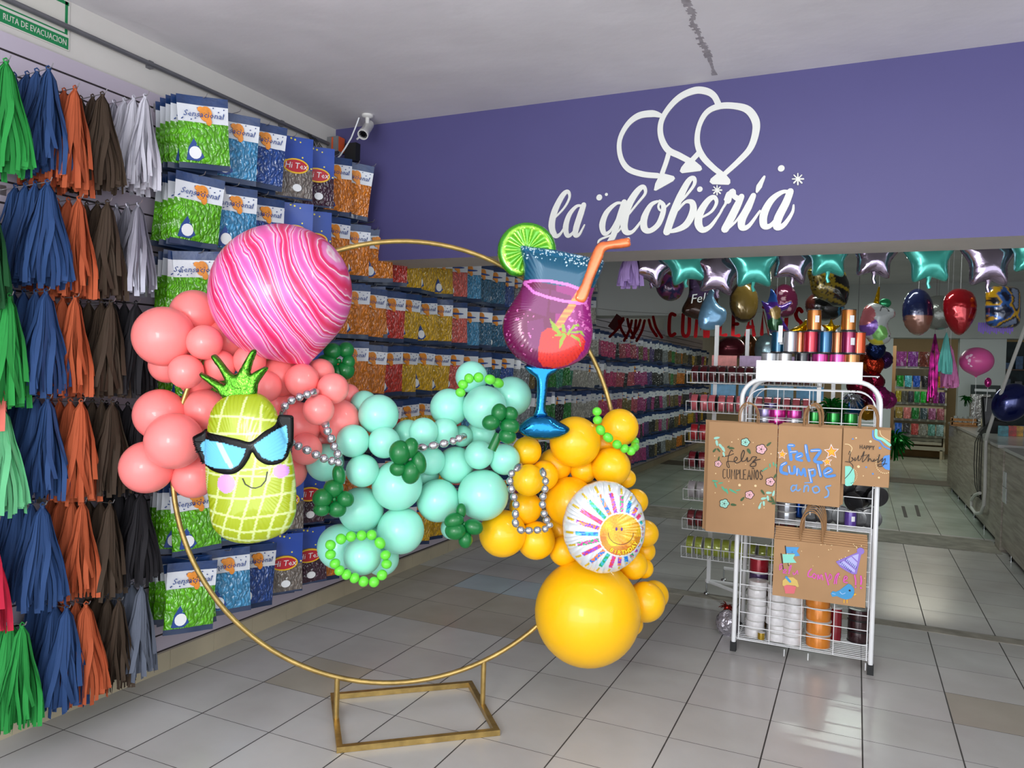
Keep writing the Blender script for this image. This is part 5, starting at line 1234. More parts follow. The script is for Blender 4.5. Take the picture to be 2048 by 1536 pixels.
lb = [([(1035, 835), (1000, 835), (985, 865), (1000, 890), (1030, 870)], 13), ([(1040, 828), (1035, 870), (1055, 885), (1075, 870)], 13), ([(1110, 895), (1118, 835)], 13), ([(1115, 855), (1140, 832), (1155, 850), (1152, 890)], 13), ([(1120, 808), (1180, 805)], 10), ([(1230, 840), (1195, 860), (1215, 905), (1260, 890), (1250, 850), (1225, 840)], 14), ([(1370, 835), (1325, 850), (1350, 890), (1345, 935), (1315, 950)], 14)]
strokes('brush_lettering', lb, t, ink('#6f9fd8', 'soft_blue'), lambda p: f(p), us, ky)
hi = [([(a[0][0]-4, a[0][1]-3), (a[1][0]-4, a[1][1]-3)], 5) for a, _ in blu if len(a) > 1]
strokes('white_highlights', hi, t, i_w, lambda p: f(p), us, (ky[0]-.0015, ky[1]))
def star2(x, y, r, rot=0):
    pl = lambda k: [(x+k*a, y-k*b) for a, b in starpoly(1, .45, 5, PI/2+rot)]
    mb = MB(); mb.prism(f(pl(r)), ky[0], ky[1], 0); mb.prism(f(pl(r*.78)), ky[0]-.0004, ky[1], 1); mb.prism(f(pl(r*.6)), ky[0]-.0008, ky[1], 2)
    mb.obj('painted_star', [i_w, i_o, i_y], t, smooth=False)
star2(1380, 505, 78, .05); star2(1338, 603, 52, .1); star2(900, 530, 52, -.1)
# happy birthday bag
f, us, t = KZ('small', 1380, 800, .20508)
strokes('capital_lettering', word('HAPPY', 1658, 440, 32, 34, .85, .08, 5), t, i_blk, lambda p: f(p), us, ky, smooth=False)
strokes('script_lettering', [([(1548, 530), (1558, 500), (1566, 520), (1552, 590), (1572, 600), (1592, 575), (1575, 560), (1600, 585), (1612, 560), (1608, 595), (1630, 570), (1645, 540), (1640, 590), (1665, 575), (1700, 500), (1680, 600), (1710, 580), (1745, 530), (1735, 600), (1755, 570), (1775, 600), (1800, 575), (1785, 600), (1830, 575), (1850, 530), (1830, 610), (1855, 590), (1880, 570), (1870, 605), (1905, 570), (1890, 630), (1850, 650), (1835, 630), (1920, 620)], 5), ([(1665, 550), (1725, 535)], 4)], t, i_blk, lambda p: f(p), us, (ky[0]-.001, ky[1]))
polyp('painted_patch', [[(1948, 535), (1895, 545), (1868, 590), (1872, 640), (1905, 675), (1948, 685)]], t, i_bl, lambda p: f(p), ky)
polyp('painted_patch', [[(1512, 645), (1560, 645), (1598, 680), (1608, 740), (1600, 800), (1575, 835), (1530, 840), (1512, 830)]], t, i_cy, lambda p: f(p), ky)
strokes('painted_wave', [([(1785, 300), (1790, 370), (1850, 400), (1890, 450), (1948, 480)], 12)], t, i_bl, lambda p: f(p), us, ky)
strokes('painted_wave', [([(1815, 295), (1820, 360), (1880, 385), (1948, 440)], 24)], t, i_cy, lambda p: f(p), us, ky)
strokes('painted_wave', [([(1850, 300), (1870, 350), (1948, 400)], 6), ([(1512, 430), (1550, 435), (1580, 470), (1560, 520)], 6)], t, i_cr, lambda p: f(p), us, ky)
strokes('painted_line', [([(1515, 600), (1560, 610), (1590, 650), (1560, 710), (1512, 765)], 5)], t, i_blk, lambda p: f(p), us, (ky[0]-.001, ky[1]))
mb = MB(); rgk = random.Random(8)
for k in range(12):
    a = math.radians(90-k*17+70); mb.disc(f([(1548+80*math.cos(math.radians(-60+k*12)), 735+80*math.sin(math.radians(-60+k*12)))])[0], 4*us, ky[0], ky[1], 0, 8)
for k in range(14): mb.disc(f([(1905+90*math.cos(math.radians(70+k*12)), 620+95*math.sin(math.radians(70+k*12)))])[0], 5*us, ky[0], ky[1], 0, 8)
for x, y, r in ((1760, 405, 11), (1643, 650, 12), (1842, 757, 9), (1620, 370, 7), (1690, 740, 5)): mb.disc(f([(x, y)])[0], r*us, ky[0], ky[1], 0, 10)
mb.obj('painted_dots', i_cr, t, smooth=False)
mb = MB()
for x, y, r in ((1587, 380, 7), (1852, 468, 11), (1718, 655, 8), (1783, 720, 8)): mb.disc(f([(x, y)])[0], r*us, ky[0], ky[1], 0, 8)
mb.obj('painted_dots', i_bl, t, smooth=False)
# wide bag
f, us, t = KZ('wide', 1380, 1040, .20833)
polyp('painted_flag', [[(920, 258), (1048, 262), (1025, 300), (1055, 342), (1010, 350), (1000, 320), (925, 320)]], t, ink('#4a9ad8', 'flag_blue'), lambda p: f(p), ky)
polyp('painted_flag', [[(888, 328), (1010, 328), (990, 368), (1022, 410), (895, 412)]], t, i_cy, lambda p: f(p), (ky[0]-.0005, ky[1]))
strokes('flag_pole', [([(915, 250), (922, 322)], 9), ([(875, 325), (888, 415)], 10), ([(888, 430), (895, 470)], 7), ([(943, 415), (945, 438)], 7)], t, i_blk, lambda p: f(p), us, (ky[0]-.0008, ky[1]), smooth=False)
polyp('painted_party_hat', [[(1620, 305), (1648, 315), (1600, 520), (1560, 520), (1500, 490), (1440, 450), (1400, 400)]], t, i_pp, lambda p: f(p), ky)
polyp('hat_stripes', [[(1620, 325), (1610, 395), (1555, 345)], [(1548, 352), (1606, 410), (1590, 470), (1490, 385)], [(1478, 392), (1585, 480), (1580, 505), (1430, 420)]], t, i_lp, lambda p: f(p), (ky[0]-.0006, ky[1]))
strokes('hat_marks', [([(1500+k*14, 370+k*11), (1492+k*14, 392+k*11)], 5) for k in range(8)]+[([(1450+k*14, 400+k*12), (1444+k*14, 416+k*12)], 5) for k in range(8)], t, i_nv, lambda p: f(p), us, (ky[0]-.0012, ky[1]), smooth=False)
c = f([(1638, 298)])[0]; MB().disc(c, 30*us, ky[0]-.0004, ky[1]).obj('hat_pompom', i_pp, t, smooth=False)
pk = [([(860, 480), (865, 430), (885, 425), (880, 465), (862, 475)], 7), ([(905, 500), (925, 480), (905, 475), (895, 505), (925, 510)], 7), ([(945, 515), (965, 470), (972, 435), (955, 455), (950, 515)], 7), ([(990, 505), (995, 525), (1015, 510), (1030, 485), (1035, 520)], 8),
      ([(1165, 470), (1140, 500), (1135, 540), (1170, 545)], 11), ([(1190, 515), (1175, 540), (1195, 560), (1210, 530), (1190, 512)], 9), ([(1225, 570), (1230, 525), (1245, 565), (1260, 525), (1275, 575)], 9), ([(1300, 510), (1315, 560), (1330, 620)], 12), ([(1330, 560), (1345, 520), (1360, 550), (1340, 575)], 8), ([(1385, 610), (1400, 540), (1430, 510), (1410, 560), (1405, 610)], 10), ([(1480, 580), (1510, 555), (1490, 540), (1475, 590), (1510, 600)], 9), ([(1580, 530), (1590, 580), (1590, 620)], 12), ([(1640, 540), (1645, 580), (1640, 615)], 14), ([(1590, 642), (1591, 644)], 12), ([(1640, 650), (1641, 652)], 16)]
strokes('pink_lettering', pk, t, i_pk, lambda p: f(p), us, (ky[0]-.0005, ky[1]))
polyp('painted_cupcake', [[(900, 630), (930, 622), (1020, 640), (1000, 708), (915, 705)]], t, ink('#dc6a74', 'cup_pink'), lambda p: f(p), ky)
polyp('cupcake_icing', [[(888, 625), (890, 580), (930, 550), (990, 550), (1030, 580), (1045, 640), (1030, 645), (1010, 630), (930, 622), (900, 635)]], t, ink('#d8b864', 'icing'), lambda p: f(p), (ky[0]-.0005, ky[1]))
strokes('cupcake_ribbon', [([(925, 550), (960, 590)], 22)], t, i_bb, lambda p: f(p), us, (ky[0]-.0012, ky[1]), smooth=False)
polyp('painted_bird', [[(1350, 705), (1370, 682), (1400, 690), (1440, 672), (1480, 640), (1520, 612), (1548, 625), (1575, 660), (1578, 710), (1550, 750), (1500, 765), (1450, 750), (1410, 730), (1365, 738)]], t, i_bb, lambda p: f(p), ky)
mb = MB(); mb.disc(f([(1533, 677)])[0], 9*us, ky[0]-.0008, ky[1]); mb.obj('bird_eye', i_blk, t, smooth=False)
polyp('bird_beak', [[(1575, 700), (1600, 715), (1572, 728)]], t, i_y, lambda p: f(p), ky)
strokes('bird_legs', [([(1480, 765), (1478, 795)], 7), ([(1508, 765), (1508, 795)], 7)], t, i_y, lambda p: f(p), us, ky, smooth=False)
strokes('bird_wing', [([(1440, 690), (1460, 710), (1490, 700)], 6), ([(1365, 705), (1395, 712)], 5)], t, i_lb, lambda p: f(p), us, (ky[0]-.001, ky[1]))
mb = MB(); rgk = random.Random(9)
for _ in range(26): mb.disc(f([(rgk.uniform(850, 1680), rgk.uniform(230, 560))])[0], rgk.uniform(3, 6)*us, ky[0], ky[1], 0, 8)
mb.obj('painted_dots', i_cr, t, smooth=False)

# ================================================================ second rack with wire baskets
BY0, BY1 = 5.42, 5.66; BX0, BX1 = 2.16, 3.05
r2 = thing('ribbon_basket_rack', 'white rack of wire baskets filled with ribbon rolls, behind the left of the bag rack', 'rack', (2.6, 5.9, 0))
o2 = -r2.location
def R2(mb): return mb.xf(Matrix.Translation(o2))
for x, y, zt_ in ((2.30, 5.78, 2.02), (2.46, 6.25, 2.02), (3.02, 5.78, 2.02), (3.1, 6.25, 2.02)): R2(MB().b2(x-.014, x+.014, y-.014, y+.014, .09, zt_)).obj('post', white_wire, r2, smooth=False)
R2(MB().tube([(2.28, 5.80, .1), (2.75, 5.42, .1)], .014, 6).tube([(2.28, 5.80, .1), (3.04, 5.80, .1)], .014, 6)).obj('foot_bar', white_wire, r2)
R2(MB().tube([(2.34, 6.25, .1), (3.1, 6.25, .1)], .014, 6)).obj('foot_bar', white_wire, r2)
for x, y in ((2.285, 5.79), (2.34, 6.25), (3.05, 5.8), (3.08, 6.25)): R2(MB().lathe([(0, 0), (.022, 0), (.018, .012), (.006, .016), (.006, .09), (0, .09)], 12, (x, y, 0))).obj('levelling_foot', chrome, r2)
ZB = [at(1395, v, y=BY0).z for v in (744, 803, 863, 919, 980, 1039, 1096)]
RB = [('#4a1018', 'dark red'), ('#c8606a', 'pink patterned'), ('#a81c28', 'bright red'), ('#7c1624', 'wine red'), ('#b9b4b8', 'white patterned'), ('#7a2a2e', 'brick red'), ('#9aa63c', 'yellow green')]
for i, z in enumerate(ZB):
    b = MB(); yb = BY1+.1
    for x0_, y0_, z0_ in ((0, BY0, z), (0, BY0, z-.075), (0, yb, z+.01)): b.tube([(BX0, y0_, z0_), (BX1, y0_, z0_)], .0032, 6)
    n = 24
    for k in range(n+1):
        x = BX0+(BX1-BX0)*k/n; b.tube([(x, BY0, z), (x, BY0+.015, z-.075), (x, yb, z-.085), (x, yb, z+.01)], .002, 5)
    for x in (BX0, BX1): b.tube([(x, BY0, z), (x, yb, z+.02)], .003, 5)
    R2(b).obj('wire_basket', white_wire, r2)
    c, nm = RB[i]; nr = 13; rad = .062 if i != 6 else .068
    for k in range(nr):
        x = BX0+.03+k*.062
        spool(c, (x+.02, BY0+.1, z-.072+rad), rad, .05, '%s ribbon roll, %s in the %s basket' % (nm, ['leftmost', 'second', 'third', 'fourth', 'fifth', 'sixth', 'seventh', 'eighth', 'ninth', 'tenth', 'eleventh', 'twelfth', 'last'][k], ['top', 'second', 'third', 'fourth', 'fifth', 'sixth', 'bottom'][i]), 'ribbon rolls in the wire baskets', .1, i == 6 or i == 4, (0, PI/2, rg.uniform(-.1, .1)), sticker=2.6 if k % 3 == 1 and i < 3 else None)
    if i in (0, 1): # flat packs standing behind the rolls
        for k in range(4):
            o = MB().b2(-.09, .09, 0, .012, 0, .1).obj('ribbon_pack', mat('pack_%d' % (i*4+k), ['#e08c86', '#c2a6cc', '#b9a2cc', '#c89ab4', '#6fb0d8', '#5aa0cc', '#86bcd8', '#5c9cc4'][i*4+k], .5, var=.15, scale=30), None, (BX0+.2+k*.2, BY1+.11, z+.03), smooth=False)
            tag(o, 'flat %s pack standing behind the rolls of the %s basket, %s' % (['coral', 'lilac', 'mauve', 'dusty pink', 'sky blue', 'mid blue', 'pale blue', 'steel blue'][i*4+k], ['top', 'second'][i], ['leftmost', 'second', 'third', 'last'][k]), 'pack')
# ================================================================ foil balloons hanging behind the purple beam
m_holo = mat('lilac_silver_foil', '#a596ac', .14, metal=.92, bump=.25, bscale=10, var=.12, scale=5)
m_turq = mat('turquoise_foil', '#45b0a2', .22, metal=.5, coat=.5)
def hang(name, D, pts, T, Dd, m, label, cat='balloon', group=None, colf=None, step=.012, ctr=None, rz=FR, back=None, wr=.004, tail=True, yy=None, parts=None, smooth=True):
    c, l = trace(pts, D, ctr, rz) if yy is None else trace(pts, None, ctr, rz, y=yy)
    t = thing(name, label, cat, c, rz, group)
    o, sf = foil('foil_body', l, T, Dd, m, t, colf, step, back=back, wr=wr, smoothpoly=smooth)
    return t, c, l, sf
def starpx(cx, cy, r, a0=PI/2, k=.68): return [(cx+(r if i % 2 == 0 else r*k)*math.cos(a0+PI*i/5), cy-(r if i % 2 == 0 else r*k)*math.sin(a0+PI*i/5)) for i in range(10)]
SY = 4.93
for i, (px, py, r, a, hol) in enumerate(((1303, 527, 48, 1.2, 1), (1372, 522, 52, 1.75, 0), (1436, 544, 50, 1.45, 1), (1507, 527, 54, 1.6, 0), (1586, 520, 50, 1.35, 1), (1656, 508, 52, 1.57, 0), (1749, 508, 54, 1.5, 1), (1858, 512, 60, 1.62, 0), (1977, 516, 64, 1.57, 1), (2062, 500, 54, 1.5, 0))):
    nm = 'lilac silver' if hol else 'turquoise'
    where = ['farthest left, next to the lilac tassel', 'second from the left', 'third from the left, hanging lowest', 'fourth from the left with a long tail', 'fifth from the left', 'sixth from the left', 'above the unicorn', 'above the navy foil face shape', 'large one at right, above the red oval', 'cut by the right edge'][i]
    t, c, l, sf = hang('star_balloon', None, starpx(px, py, r*1.05, a), .055, .075, m_holo if hol else m_turq, '%s foil star under the beam, %s' % (nm, where), 'balloon', 'foil stars under the beam', yy=SY+(.05 if hol else 0), rz=FR*.6)
    k = 2.0
    zb = -r*.0031*.55
    MB().tube([(0, 0, zb*.9), (.004, 0, zb-.03), (.0, 0, zb-.055), (.01, .005, zb-.08)], .012, 8, rr=[.03, .012, .009, .012]).obj('filling_tail', m_holo if hol else m_turq, t)
    MB().tube([(0, 0, r*.0031*.6), (0, .0, 3.236-c.z)], .0012, 5).obj('hanging_thread', m_wt, t)
p = at(1262, 508, y=SY); t = tassel('lilac', 0, (p.x, SY, p.z+.06), .3, 'lilac tissue tassel hanging under the beam left of the foil stars', None, 1.0); t.scale = (1.4, .95, .68)
MB().tube([(0, 0, .0), (0, 0, (3.236-p.z-.06)/.68)], .0012, 5).obj('hanging_thread', m_wt, t)

# ---- generic foil balloons along the aisle (plain stand-ins)
def fm(n, c, **k): return mat(n, c, .16, metal=.55, coat=.6, **k)
HY = 6.9
def ellpx(cx, cy, rx, ry, n=20, sq=2.0):
    return [(cx+rx*math.copysign(abs(math.cos(a))**(2/sq), math.cos(a)), cy-ry*math.copysign(abs(math.sin(a))**(2/sq), math.sin(a))) for a in [2*PI*k/n for k in range(n)]]
m_att = mat('printed_foil', '#888888', .18, metal=.35, coat=.6, attr='col')
def noisecol(cols, s, off=0):
    def f(x, z):
        v = noise.noise(Vector((x*s+off, z*s, off)))*.5+.5; k = int(min(.999, max(0, (v-.25)*2))*len(cols)); return lin2(cols[k])
    return f
def lin2(h): h = h.lstrip('#'); return tuple(int(h[i:i+2], 16)/255 for i in (0, 2, 4))
def thread(t, top=.55):
    top = 3.236-t.location.z
    MB().tube([(0, 0, .08), (0, 0, top)], .0012, 5).obj('hanging_thread', m_wt, t)
t, *_ = hang('round_foil_balloon', None, ellpx(1340, 572, 31, 30), .09, .13, m_att, 'round purple foil balloon with dark gold cross shapes under the left stars', colf=noisecol(['#3a1436', '#2a2450', '#6c2a58', '#4a3418'], 14), yy=HY); thread(t)
t, c, l, sf = hang('printed_foil_balloon', None, [(1378, 548), (1410, 540), (1450, 545), (1442, 580), (1436, 630), (1400, 640), (1360, 626), (1374, 590)], .05, .1, m_att, 'dark brown and purple foil balloon with white handwriting, behind the blue ruffled foil', colf=lambda x, z: (.2, .14, .2) if z > .02 and math.sin(x*40+z*30) > .2 else (.22, .12, .08) if z < -.04 else (.3, .22, .36), yy=HY+.35); thread(t)
mbx = text_mb('Felic', .12, thick=.002, shear=.3); mbx.xf(Matrix.Translation((-.03, -.062, -.05)) @ Matrix.Rotation(-.15, 4, 'Y')); mbx.obj('lettering', m_wt, t, smooth=False)
t, *_ = hang('ruffled_foil_balloon', None, [(1413, 590), (1420, 577), (1430, 583), (1428, 592), (1438, 608), (1452, 616), (1457, 622), (1455, 640), (1440, 655), (1418, 661), (1398, 657), (1393, 640), (1400, 612), (1406, 600)], .06, .08, mat('pale_blue_foil', '#7fb0d4', .2, metal=.45, coat=.6, var=.25, scale=9, bump=.5, bscale=8), 'pale blue ruffled foil balloon just above the white rack post', yy=HY-.6); thread(t)
t, *_ = hang('oval_foil_balloon', None, ellpx(1488, 604, 33, 42), .08, .12, m_att, 'plain gold and dark brown oval foil balloon below the turquoise star with a tail', colf=lambda x, z: (.16, .08, .05) if (x/.155)**2+(z/.2)**2 > .62 else (.45, .36, .16), yy=HY); thread(t)
dts = [(random.Random(3+k).uniform(-.11, .11), random.Random(90+k).uniform(-.13, .13)) for k in range(9)]
t, *_ = hang('round_foil_balloon', None, ellpx(1570, 602, 30, 34), .08, .12, m_att, 'round dark pink foil balloon with pale dots behind the purple winged foil', colf=lambda x, z: (.78, .6, .66) if any(math.hypot(x-a, z-b) < .018 for a, b in dts) else (.42, .12, .26), yy=HY+.6); thread(t)
t, *_ = hang('winged_foil_balloon', None, [(1537, 592), (1540, 578), (1552, 590), (1560, 610), (1588, 602), (1578, 618), (1562, 628), (1582, 660), (1570, 658), (1562, 650), (1556, 668), (1545, 672), (1534, 655), (1530, 630), (1518, 603), (1530, 606)], .05, .05, m_att, 'purple and blue winged foil balloon with gold green middle above the teal spool', colf=lambda x, z: (.62, .5, .25) if math.hypot(x+.02, z) < .05 else (.12, .35, .18) if math.hypot(x+.02, z+.09) < .06 else (.2, .4, .75) if z > .08 else (.36, .18, .62), yy=HY-.5); thread(t)
t, *_ = hang('column_foil_balloon', None, [(1612, 540), (1680, 530), (1700, 555), (1706, 580), (1696, 610), (1670, 612), (1655, 605), (1622, 592), (1612, 565)], .08, .12, m_att, 'big black foil balloon with gold scribbles, under the turquoise star', colf=lambda x, z: (.50, .42, .10) if x < .0 and abs(math.sin(x*70+3*math.sin(z*50))) > .35 or math.sin(z*50+x*20) > .82 else (.06, .06, .06), yy=HY-.2); thread(t)
t, *_ = hang('round_foil_balloon', None, ellpx(1650, 612, 46, 30), .09, .12, m_att, 'wide dark foil balloon with brown and blue stripes above the top gold spools', colf=lambda x, z: (.3, .12, .1) if x < -.12 or z > .09 else (.18, .42, .55) if x > .08 and math.sin(x*120+z*60) > -.3 else (.05, .05, .05), yy=HY+.1); thread(t)
def navy(x, z): return (.10, .13, .28) if z > -.03 or abs(x) > .11 else (.55, .38, .32)
t, *_ = hang('oval_foil_balloon', None, ellpx(1836, 624, 37, 47, 22), .10, .15, m_att, 'plain navy blue oval foil balloon with a tan lower area', colf=navy, yy=HY); thread(t)
t, *_ = hang('oval_foil_balloon', None, [(1880, 615), (1884, 595), (1900, 581), (1920, 577), (1942, 581), (1956, 595), (1960, 618), (1952, 640), (1936, 660), (1919, 671), (1902, 662), (1887, 642)], .10, .15, fm('red_foil', '#a3121e'), 'plain red tapered oval foil balloon between the navy one and the dark square one', yy=HY); thread(t)
t, *_ = hang('square_foil_balloon', None, ellpx(2006, 614, 42, 42, 24, 5), .09, .12, m_att, 'dark square foil balloon with yellow and blue patches at the right', colf=noisecol(['#16203a', '#1d2440', '#2a5aa0', '#d0a020', '#20202a', '#7c8aa8'], 11, 4), yy=HY); thread(t)
fr_2 = MB()
for k in range(16): fr_2.add([(-.12+.015*k, 0, 0), (-.12+.015*k+.012, 0, 0), (-.12+.015*k+.012, .004, -.07-.01*(k % 3)), (-.12+.015*k, .004, -.07-.01*(k % 3))], [(0, 1, 2, 3)])
p = at(1992, 645, y=HY+.1); tag(fr_2.obj('paper_fringe', mat('purple_fringe', '#6f52b4', .7), None, p), 'purple paper fringe peeping out below the dark square foil balloon', 'fringe')
p = at(1877, 625, y=HY+1.2); q = MB().ball((0, 0, 0), .17, (1, .7, .95), 20, 14).tube([(0, 0, .1), (0, 0, 3.236-p.z)], .0012, 5); tag(q.obj('clear_balloon', mat('clear_silver_film', '#8a8d88', .2, metal=.6, bump=.6, bscale=20), None, p), 'crinkled silver clear balloon between the navy and red foil balloons', 'balloon')
# unicorn
def ucol(x, z):
    if math.hypot(x+.14, z-.06) < .085: return (.72, .40, .42)
    if math.hypot(x+.11, z+.03) < .075: return (.45, .28, .62)
    if math.hypot(x+.01, z+.08) < .055: return (.5, .75, .4)
    if math.hypot(x+.03, z+.19) < .07: return (.85, .80, .2)
    if math.hypot(x+.12, z+.17) < .07: return (.62, .42, .42)
    if .028 < math.hypot(x-.015, z-.085) < .037 and z > .085: return (.08, .08, .1)
    if math.hypot(x-.15, z-.06) < .06: return (.70, .58, .58)
    for a, b in ((.06, -.10), (.09, -.06), (.05, -.17), (.1, -.15)):
        if math.hypot(x-a, z-b) < .008: return (.2, .2, .25)
    return (.74, .76, .76)
t, c, l, sf = hang('unicorn_balloon', None, [(1716, 635), (1724, 616), (1740, 606), (1757, 608), (1776, 613), (1792, 617), (1796, 632), (1782, 640), (1778, 652), (1785, 668), (1783, 682), (1766, 690), (1744, 689), (1728, 675), (1714, 662), (1712, 648)], .08, .10, m_att, 'white foil unicorn balloon with gold horn and rainbow mane right of the spools', colf=ucol, yy=6.3, step=.008); thread(t, .7)
zt_ = max(p[1] for p in l)
MB().tube([(-.02, 0, zt_-.02), (-.01, 0, zt_+.05), (.0, 0, zt_+.12)], .02, 8, rr=[.022, .015, .006]).obj('horn', m_gf, t)
MB().ball((.05, 0, zt_+.0), .035, (1.3, .6, 1)).obj('forelock', mat('green_foil_tuft', '#2f8a5c', .2, metal=.6), t)

# ---- red letter banner
m_red = mat('red_foil_letters', '#8f0f14', .15, metal=.85)
ban = thing('letter_banner', 'red foil letter banner with curled first word, strung across the aisle', 'banner', tuple(at(1470, 645, y=8.2)))
bl_ = ban.location
for ch, px, py in zip('CUMPLEAÑOS', (1345, 1372, 1398, 1423, 1447, 1473, 1500, 1531, 1565, 1597), (650, 651, 650, 650, 648, 648, 647, 645, 642, 641)):
    p = at(px, py, y=8.2); hh = .24 if ch != 'Ñ' else .24
    mb = MB(); s_ = hh/100
    for st_ in LET[ch]: mb.ribbon([((a-12)*s_*1.15, (50-b)*s_) for a, b in st_], .038, -.002, .002, smooth=(ch in 'COSU'))
    mb.obj('letter', m_red, ban, p-bl_, smooth=False)
sp = [at(px, py, y=8.21) for px, py in ((1196, 617), (1240, 622), (1300, 626), (1345, 628), (1450, 627), (1530, 624), (1610, 619))]
MB().tube([p-bl_ for p in sp], .0025, 5).obj('banner_string', m_hook, ban)
rb = MB(); rgb = random.Random(6)
for k in range(9):
    p = at(1238+k*9, 640+rgb.uniform(-6, 4), y=8.15)-bl_; a = rgb.uniform(-.5, .5); L_ = rgb.uniform(.14, .24)
    rb.ribbon([(p.x, p.z), (p.x+math.sin(a)*L_*.5, p.z-L_*.5), (p.x+math.sin(a*1.6)*L_, p.z-L_)], .03, p.y-.002-.01*k, p.y+.001-.01*k)
rb.obj('curled_letters', m_red, ban, smooth=False)
p = at(1233, 646, y=8.15)-bl_
MB().box((0, 0, 0), (.12, .004, .17)).xf(Matrix.Rotation(.6, 4, 'Y')).obj('letter_card', mat('dark_red_card', '#3a1012', .3, metal=.5), ban, p, smooth=False)

# ---- balloons and bunches seen beyond the racks
for px, py, rx, ry, c, nm, yy in ((1462, 697, 34, 24, '#5c1c28', 'dark red round foil balloon hanging between the two white posts', 9.6), (1498, 694, 22, 26, '#5a3214', 'brown gold crumpled foil balloon right of the dark red one', 9.9), (1535, 700, 30, 34, '#8fa8b0', 'pale blue green round foil balloon behind the spools', 9.4)):
    t, *_ = hang('round_foil_balloon', None, ellpx(px, py, rx, ry), .12, .16, mat('foil_'+nm.split()[0]+nm.split()[1], c, .2, metal=.6, bump=.3, bscale=8, var=.3, scale=6), nm, yy=yy, step=.02); thread(t)
clu = [(1700, 712, .13, '#a84a1c', 'copper orange'), (1712, 735, .15, '#b8581a', 'orange gold'), (1738, 712, .12, '#a06a70', 'dusty pink'), (1752, 700, .10, '#1d2c5c', 'midnight blue'), (1745, 728, .12, '#a83018', 'fiery red'), (1768, 720, .09, '#50306a', 'purple'), (1720, 768, .14, '#7a1430', 'crimson'), (1745, 765, .12, '#8c1838', 'ruby'), (1728, 790, .12, '#6c1a3c', 'wine'), (1757, 795, .12, '#a82a78', 'magenta'), (1776, 800, .09, '#b03a88', 'pink'), (1735, 820, .11, '#a8781c', 'old gold'), (1706, 810, .12, '#1c4a7c', 'blue')]
for i, (px, py, r, c, nm) in enumerate(clu):
    p = at(px, py, y=8.9+.12*(i % 3)); q = MB().ball((0, 0, 0), r, (1, .8, 1.05), 18, 12); rgq = random.Random(i); q.v = [tuple(Vector(v)*(1+rgq.uniform(-.10, .05))) for v in q.v]
    tag(q.obj('foil_weight_bunch', mat('crumpled_'+nm.replace(' ', '_'), c, .16, metal=.85, bump=.8, bscale=12, bdist=.04), None, p), '%s crumpled foil bunch in the hanging cluster left of the doorway' % nm, 'foil bunch', 'metallic foil bunches')
tt = MB().tube([at(1716, 690, y=9.0), at(1716, 640, y=9.0), Vector((at(1716, 640, y=9.0).x, 9.0, 3.2))], .004, 5); tag(tt.obj('hanging_cord', m_hook), 'thin cord holding the cluster of foil bunches', 'cord')
# doorway tassels
def hang_t(col, px, py, y, sc, lab, v=1):
    p = at(px, py, y=y); t = tassel(col, v, p, 0, lab, None, 1); t.scale = sc
    MB().tube([(0, 0, 0), (0, 0, (3.236-p.z)/sc[2])], .0012, 5).obj('hanging_thread', m_wt, t); return t
hang_t('turquoise', 1893, 668, 8.4, (1.2, 1.0, .95), 'turquoise tissue tassel hanging in front of the back doorway')
hang_t('pink', 1901, 694, 8.6, (1.4, 1.15, .95), 'pink tissue tassel hanging just below the turquoise one', 2)
m_fs = mat('magenta_silver_foil', '#8c1466', .2, metal=.8, var=.9, scale=14)
p = at(1870, 668, y=8.4); q = MB(); rgq = random.Random(2)
for k in range(18):
    a = rgq.uniform(0, 2*PI); r = rgq.uniform(.01, .04); q.tube([(0, 0, 0), (r*math.cos(a), r*math.sin(a), -.2), (r*math.cos(a+.6), r*math.sin(a+.6), -.42), (r*math.cos(a+1), r*math.sin(a+1), -rgq.uniform(.5, .66))], .008, 5)
q.tube([(0, 0, -.01), (0, 0, 3.236-p.z)], .0012, 5)
tag(q.obj('foil_tassel', m_fs, None, p), 'long thin magenta and silver foil tassel left of the turquoise one', 'tassel')

# ================================================================ service counter on the right
def laminate():
    m = mat('grey_wood_laminate', '#8f877d', .45, coat=.15); nt = m.node_tree; N = nt.nodes; L = nt.links; b = N['Principled BSDF']
    tc = N.new('ShaderNodeTexCoord'); mp = N.new('ShaderNodeMapping'); mp.inputs['Scale'].default_value = (1, .6, 9); L.new(tc.outputs['Object'], mp.inputs[0])
    n = N.new('ShaderNodeTexNoise'); n.inputs['Scale'].default_value = 3; n.inputs['Detail'].default_value = 8; n.inputs['Distortion'].default_value = .6; L.new(mp.outputs[0], n.inputs[0])
    r = N.new('ShaderNodeValToRGB'); r.color_ramp.elements[0].position = .35; r.color_ramp.elements[0].color = (*lin('#7c7368'), 1); r.color_ramp.elements[1].position = .66; r.color_ramp.elements[1].color = (*lin('#a29a8e'), 1)
    L.new(n.outputs[0], r.inputs[0]); L.new(r.outputs[0], b.inputs['Base Color']); return m
m_lam = laminate(); m_top = mat('counter_top_grey', '#9c9a98', .3, coat=.3, var=.08, scale=6); m_foot = chrome
